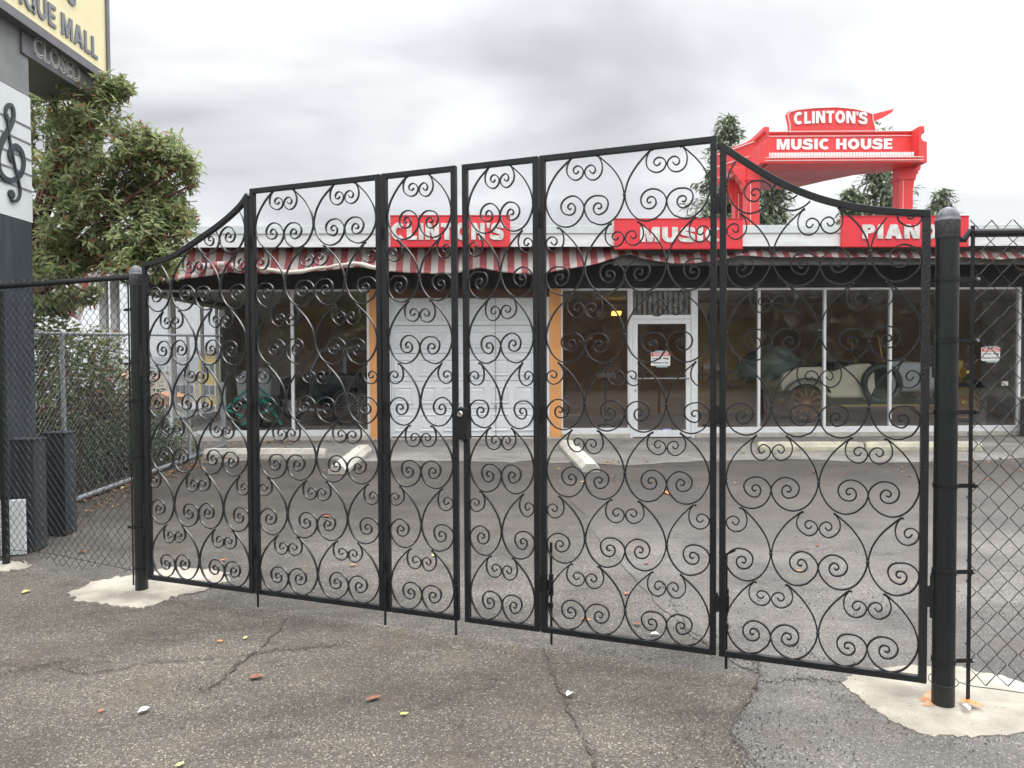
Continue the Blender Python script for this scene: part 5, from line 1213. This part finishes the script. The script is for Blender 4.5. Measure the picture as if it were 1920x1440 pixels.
conifer(1765, 352, 31, -2.5, 2.0, 'short fir to the right of the right piano leg', 33, sparse=.1)
conifer(1595, 348, 32, -2.5, 1.9, 'short fir under the middle of the piano sign', 36, sparse=.05)
# bare branch tips at the right edge
rnd = random.Random(41); bt = empty('bare_tree', (6.9, 7.2, gz(7.2)), 0, 'bare leafless tree whose twig tips reach in at the right edge', 'tree'); tm = MB(); tm.tube([(0,0,-.1),(0,0,1.5),(-.1,0,3.4)], [.08,.06,.025], 8); tws = MB()
for i in range(26):
    z = rnd.uniform(1.5, 3.3); a = rnd.uniform(0, 6.28); d = Vector((math.cos(a), math.sin(a)*.7, rnd.uniform(-.1,.4))); p = Vector((-.05,0,z)); ln = rnd.uniform(.9, 1.9)
    tws.tube(crom([p, p+d*ln*.5+rv(rnd)*.1, p+d*ln], 3), [.013,.011,.009,.007,.006,.004,.003], 4, cap=False)
    for j in range(4):
        q = p + d*ln*rnd.uniform(.4,.95); tws.tube([q, q+(d+rv(rnd)*.9)*rnd.uniform(.15,.45)], [.005,.002], 3, cap=False)
tm.build('trunk', bark, bt); tws.build('branches', bark, bt, fixn=False)

# ------------------------------------------------------------------ town and hills far beyond
def house(px0, px1, ptop, Y, zb, wallc, roofc, label, floors=3, wn=3, flat=True, name='apartment_building', dpt=14.0):
    a = PY(px0, ptop, Y); b = PY(px1, ptop, Y); ww = b.x-a.x; H = a.z - zb; o = empty(name, ((a.x+b.x)/2, Y, zb), 0, label, 'building')
    wm = mat('wall_'+name, wallc, .8, var=.06); MB().box((-ww/2, 0, 0), (ww/2, dpt, H)).build('wall', wm, o)
    rmat = mat('roof_'+name, roofc, .8, var=.1)
    if flat: MB().box((-ww/2-.3, -.3, H+.01), (ww/2+.3, dpt+.3, H+.5)).build('roof', rmat, o)
    else: MB().prism([(-ww/2-.6, H+.01), (ww/2+.6, H+.01), (0, H+ww*.28)], lambda u, v: (u, -.5, v), lambda u, v: (u, dpt+.4, v)).build('roof', rmat, o)
    for i in range(floors):
        for j in range(wn):
            x_ = -ww/2 + ww*(j+.5)/wn; z = H - 2.0 - i*3.0
            if z < .5: continue
            f = MB().box((x_-.85, -.10, z-.85), (x_+.85, -.01, z+.75)).build('window', whiteframe, o)
            pm = MB(); pm.box((x_-.72, -.13, z-.72), (x_-.05, -.101, z+.62)); pm.box((x_+.05, -.13, z-.72), (x_+.72, -.101, z+.62)); pm.build('pane', mat('far_pane', (.12,.15,.17), .2), f)
    return o
house(372, 452, 664, 105, -14, (.62,.47,.16), (.4,.38,.35), 'mustard yellow apartment block beyond the fence at the left', 4, 2)
house(330, 362, 706, 120, -16, (.45,.46,.48), (.3,.31,.33), 'grey flat roofed block beside the mustard yellow apartment block', 4, 2)
house(282, 316, 745, 95, -16, (.55,.30,.18), (.45,.2,.1), 'orange walled house down the slope behind the left gate panel', 2, 2, False, 'house', 4)
house(312, 352, 768, 85, -16, (.70,.70,.68), (.25,.25,.27), 'white house with a dark roof down the slope beside the orange walled house', 2, 2, False, 'house', 5)
house(170, 225, 712, 140, -18, (.58,.50,.40), (.42,.2,.15), 'tan house roofed in red among the brambles far left', 2, 2, False, 'house')
house(95, 150, 700, 190, -18, (.60,.60,.58), (.3,.3,.3), 'pale long building far left behind the brambles', 2, 3)
house(232, 282, 700, 220, -18, (.6,.52,.46), (.35,.3,.3), 'pale brown building far off behind the left gate post', 3, 3)
hm = mat('far_hills', (.05,.07,.055), .95, var=.25, vscale=.004)
hb = MB(); rnd = random.Random(5); vs = []; nn_ = 120
for row, (Y, hs) in enumerate(((2300, 0.0), (2500, 1.0), (3000, .3))):
    for i in range(nn_+1):
        x_ = -3500 + 7000*i/nn_; h_ = 14 + 20*(noise.noise(Vector((x_*.0011, 3.3, 0)))+.5) + 8*noise.noise(Vector((x_*.006, 1, 0))); vs.append((x_, Y, -17 + (h_+17)*hs))
hb.add(vs, [(r_*(nn_+1)+i, r_*(nn_+1)+i+1, (r_+1)*(nn_+1)+i+1, (r_+1)*(nn_+1)+i) for r_ in range(2) for i in range(nn_)])
tag(hb.build('hills', hm, smooth=True), kind='structure')
wt = mat('bay_water', (.05,.09,.12), .15); tag(MB().add([(-3500,420,-14.5),(1500,420,-14.5),(1500,2290,-14.5),(-3500,2290,-14.5)], [(0,1,2,3)]).build('water', wt), kind='structure')
# tree belt across the street, seen only in the shop glass
lm = MB(); rnd = random.Random(8)
for _ in range(5200):
    x_ = rnd.uniform(-45, 45); top = 8.5 + 3*noise.noise(Vector((x_*.13, 0, 0))); z = top*rnd.random()**.8; leaf(lm, Vector((x_, -20 - rnd.random()*4, z)), rv(rnd), Vector((0,1,0)) + rv(rnd)*.6, rnd.uniform(.6,1.5), rnd.uniform(.5,1.1), .2)
lm.add([(-60,-26,-1),(60,-26,-1),(60,-26,9),(-60,-26,9),(-60,-28,-1),(60,-28,-1),(60,-28,9),(-60,-28,9)], [(0,1,2,3),(3,2,6,7),(4,7,6,5)])
tag(lm.build('wood', farleaf, fixn=False), 'dark belt of trees across the street', 'trees', kind='stuff')

# ------------------------------------------------------------------ small things on the ground
def fallen(px, py, sz, c, label, grp=None, curl=.3, cat='leaf', name='fallen_leaf', rot=None):
    p = G(px, py); rnd = random.Random(int(px*7+py)); a = rot if rot is not None else rnd.random()*6.28
    n = 10; vs = [(0,0,.008)]; out_ = []
    for i in range(n):
        t = 2*math.pi*i/n; r_ = 1 + .18*rnd.uniform(-1,1); x_ = math.cos(t)*sz*.5*r_; y = math.sin(t)*sz*.30*r_; z = .006 + curl*sz*(abs(math.sin(t))*.35 + rnd.uniform(0,.25)) ; vs.append((x_, y, z))
    vs.append((sz*.72, sz*.03, .012))
    fs = [(0, i+1, (i+1) % n+1) for i in range(n)] + [(1, n+1, 2)]
    o = MB().add(vs, fs).build(name, c, fixn=False); o.location = p; o.rotation_euler = (0,0,a)
    if p.x > 0 and 1578 < px < 1920 and py > 1255: o.location.z = .016
    s_ = o.modifiers.new('s', 'SOLIDIFY'); s_.thickness = .001
    return tag(o, label, cat, grp)
lo = mat('leaf_orange', (.62,.24,.07), .6, var=.3, vscale=60); ly = mat('leaf_yellow', (.70,.58,.20), .6, var=.2, vscale=60); lbm = mat('leaf_brown', (.22,.09,.055), .7, var=.3, vscale=60); lred = mat('leaf_red', (.42,.12,.07), .6, var=.3, vscale=60); scrap = mat('plastic_scrap', (.68,.70,.70), .25)
lgr = mat('leaf_green_yellow', (.42,.46,.12), .6)
for a in [(413,1204,.035,lo,'small orange leaf left of the yellow one, in front of the left gate'), (460,1198,.034,ly,'small yellow leaf in front of the left gate'), (700,1312,.062,lbm,'large reddish brown leaf on the street side asphalt'),
          (757,1341,.035,lgr,'yellow green leaf right of the large brown one'), (612,969,.09,lred,'reddish leaf lying in the lot behind the second gate panel'), (663,1061,.045,lo,'orange leaf just inside the gate near its second hinge line'),
          (1097,1163,.055,lo,'bright orange leaf just inside the gate, right of centre'), (1195,1172,.055,lbm,'dark brown curled leaf just inside the right gate leaf'), (1175,1114,.05,lred,'faded red leaf in the lot beyond the right gate leaf'),
          (1250,925,.14,lo,'orange leaf on the wet asphalt in front of the shop door'), (1498,1072,.05,lo,'pale orange leaf in the lot behind the right gate panel'), (812,1043,.04,ly,'small yellow leaf in the lot behind the centre of the gate'),
          (49,1111,.06,ly,'yellow leaf at the far left edge of the driveway'), (1094,905,.07,ly,'yellow leaf near the slanting wheel stop'), (1533,1024,.05,lbm,'small dark leaf in the middle of the right gate panel'),
          (1818,1328,.085,lo,'curled orange brown leaf at the foot of the right fence bar'), (1212,1058,.045,lbm,'tiny brown leaf in the lot right of the drop rod'), (190,1335,.03,lred,'tiny red leaf at the lower left of the driveway'),
          (338,1436,.035,ly,'yellow leaf at the bottom edge of the picture'), (480,1272,.07,lbm,'thin brown twig like leaf on the driveway'), (155,1036,.08,lbm,'brown leaf against the bottom of the left fence'), (418,1052,.06,lred,'rusty leaf by the concrete pad inside the left gate panel')]:
    fallen(*a)
fallen(270, 1335, .055, scrap, 'clear plastic scrap on the driveway at the lower left', curl=.5, cat='litter', name='plastic_scrap')
fallen(1228, 1192, .05, scrap, 'white paper scrap just inside the right gate leaf', curl=.5, cat='litter', name='paper_scrap')
fallen(1068, 1306, .05, scrap, 'crumpled white scrap in front of the right gate leaf', curl=.7, cat='litter', name='paper_scrap')
fallen(1812, 1338, .05, scrap, 'crushed clear plastic on the right concrete pad', curl=.7, cat='litter', name='plastic_scrap')
# leaf litter drifts and crumbs
rnd = random.Random(77); lt = MB()
def lit(x, y, n, sx_, sy_, sz=(.03,.07)):
    for _ in range(n):
        p = Vector((x + rnd.gauss(0, sx_), y + rnd.gauss(0, sy_), 0)); p.z = gz(p.y) + .006 + rnd.random()*.012
        d = Vector((rnd.uniform(-1,1), rnd.uniform(-1,1), rnd.uniform(-.1,.2))); leaf(lt, p, d, Vector((0,0,1)), rnd.uniform(*sz), rnd.uniform(*sz)*.7)
for i in range(22): lit(-4.6 + rnd.uniform(-.1,.2), 7.2 + i*.25, 14, .16, .15)
lit(-4.3, 12.9, 120, .4, .25); lit(-3.2, 13.0, 60, .6, .15); lit(G(1125,868).x, G(1125,868).y, 16, .25, .1); lit(G(665,885).x, G(665,885).y, 26, .25, .15); lit(G(1430,850).x, G(1430,850).y, 12, .3, .1); lit(G(1850,870).x, G(1850,870).y, 26, .8, .5, (.03,.06))
for px_, py_ in ((1120,878),(1260,860),(1330,905),(1640,890),(1830,905),(1880,880),(1700,880),(1200,900),(1500,900)): lit(G(px_,py_).x, G(px_,py_).y, 4, .35, .2)
tag(lt.build('leaf_litter', leafmat('litter_leaf', (.16,.07,.04), (.36,.20,.09), (.55,.42,.15), .8, .1), fixn=False), 'drift of brown leaf litter along the boundary fence and shopfront', 'leaf litter', kind='stuff')
cb = MB()
def crumbs(px, py, n, sx_, sy_, s0=.002, s1=.008):
    c = G(px, py)
    for _ in range(n):
        p = Vector((c.x + rnd.gauss(0, sx_), c.y + rnd.gauss(0, sy_), 0)); p.z = gz(p.y) + .004; r_ = s0 + (s1-s0)*rnd.random()**2.5; q = [p + Vector((rnd.uniform(.5,1)*r_*a, rnd.uniform(.5,1)*r_*b, r_*c_)) for a, b, c_ in ((1,0,0),(-.5,.9,0),(-.6,-.8,0),(0,0,.9))]
        cb.add(q, [(0,1,3),(1,2,3),(2,0,3)])
for a in ((1150,1225,700,.45,.08), (1400,1400,900,.22,.14), (560,1170,500,.6,.10), (400,1290,260,.12,.06), (960,1330,1500,1.3,.35), (300,1330,1300,1.3,.4), (1560,1130,500,.5,.15), (1800,1150,500,.4,.25), (230,1115,90,.25,.08), (1170,1140,400,.35,.15), (1450,1010,250,.6,.2), (1400,1180,250,.25,.06), (1850,1360,60,.25,.08), (960,1060,900,1.4,.5)):
    crumbs(*a)
for gp_, wd_ in CRK:
    for p_ in gp_:
        for _ in range(int(3 + wd_*900)):
            c_ = p_ + Vector((rnd.gauss(0, .02), rnd.gauss(0, .02), .003)); r_ = .0015 + .005*rnd.random()**3
            cb.add([c_ + Vector((rnd.uniform(.5,1)*r_*a, rnd.uniform(.5,1)*r_*b, r_*e_)) for a, b, e_ in ((1,0,0),(-.5,.9,0),(-.6,-.8,0),(0,0,.9))], [(0,1,3),(1,2,3),(2,0,3)])
for px_, py_ in ((262,1108),(255,1112),(1762,1322),(1785,1325),(1740,1330),(160,1130),(240,1143),(330,1122),(400,1100),(1600,1305),(1640,1340),(1690,1368),(1760,1384),(1850,1386),(1580,1275)): crumbs(px_, py_, 60, .10, .03, .002, .007)
tag(cb.build('gravel_crumbs', crumb, fixn=False), 'loose crumbs of grit scattered over the asphalt', 'grit', kind='stuff')

# ------------------------------------------------------------------ air
hzm = bpy.data.materials.new('haze'); hzm.use_nodes = True; ht = hzm.node_tree; ht.nodes.clear()
ho = ht.nodes.new('ShaderNodeOutputMaterial'); pv = ht.nodes.new('ShaderNodeVolumePrincipled'); ht.links.new(pv.outputs[0], ho.inputs['Volume'])
pv.inputs['Color'].default_value = (0.88, 0.92, 0.97, 1); pv.inputs['Density'].default_value = 0.00028
tag(MB().box((-3600, -700, -22), (3600, 3400, 130)).build('haze', hzm), kind='stuff')
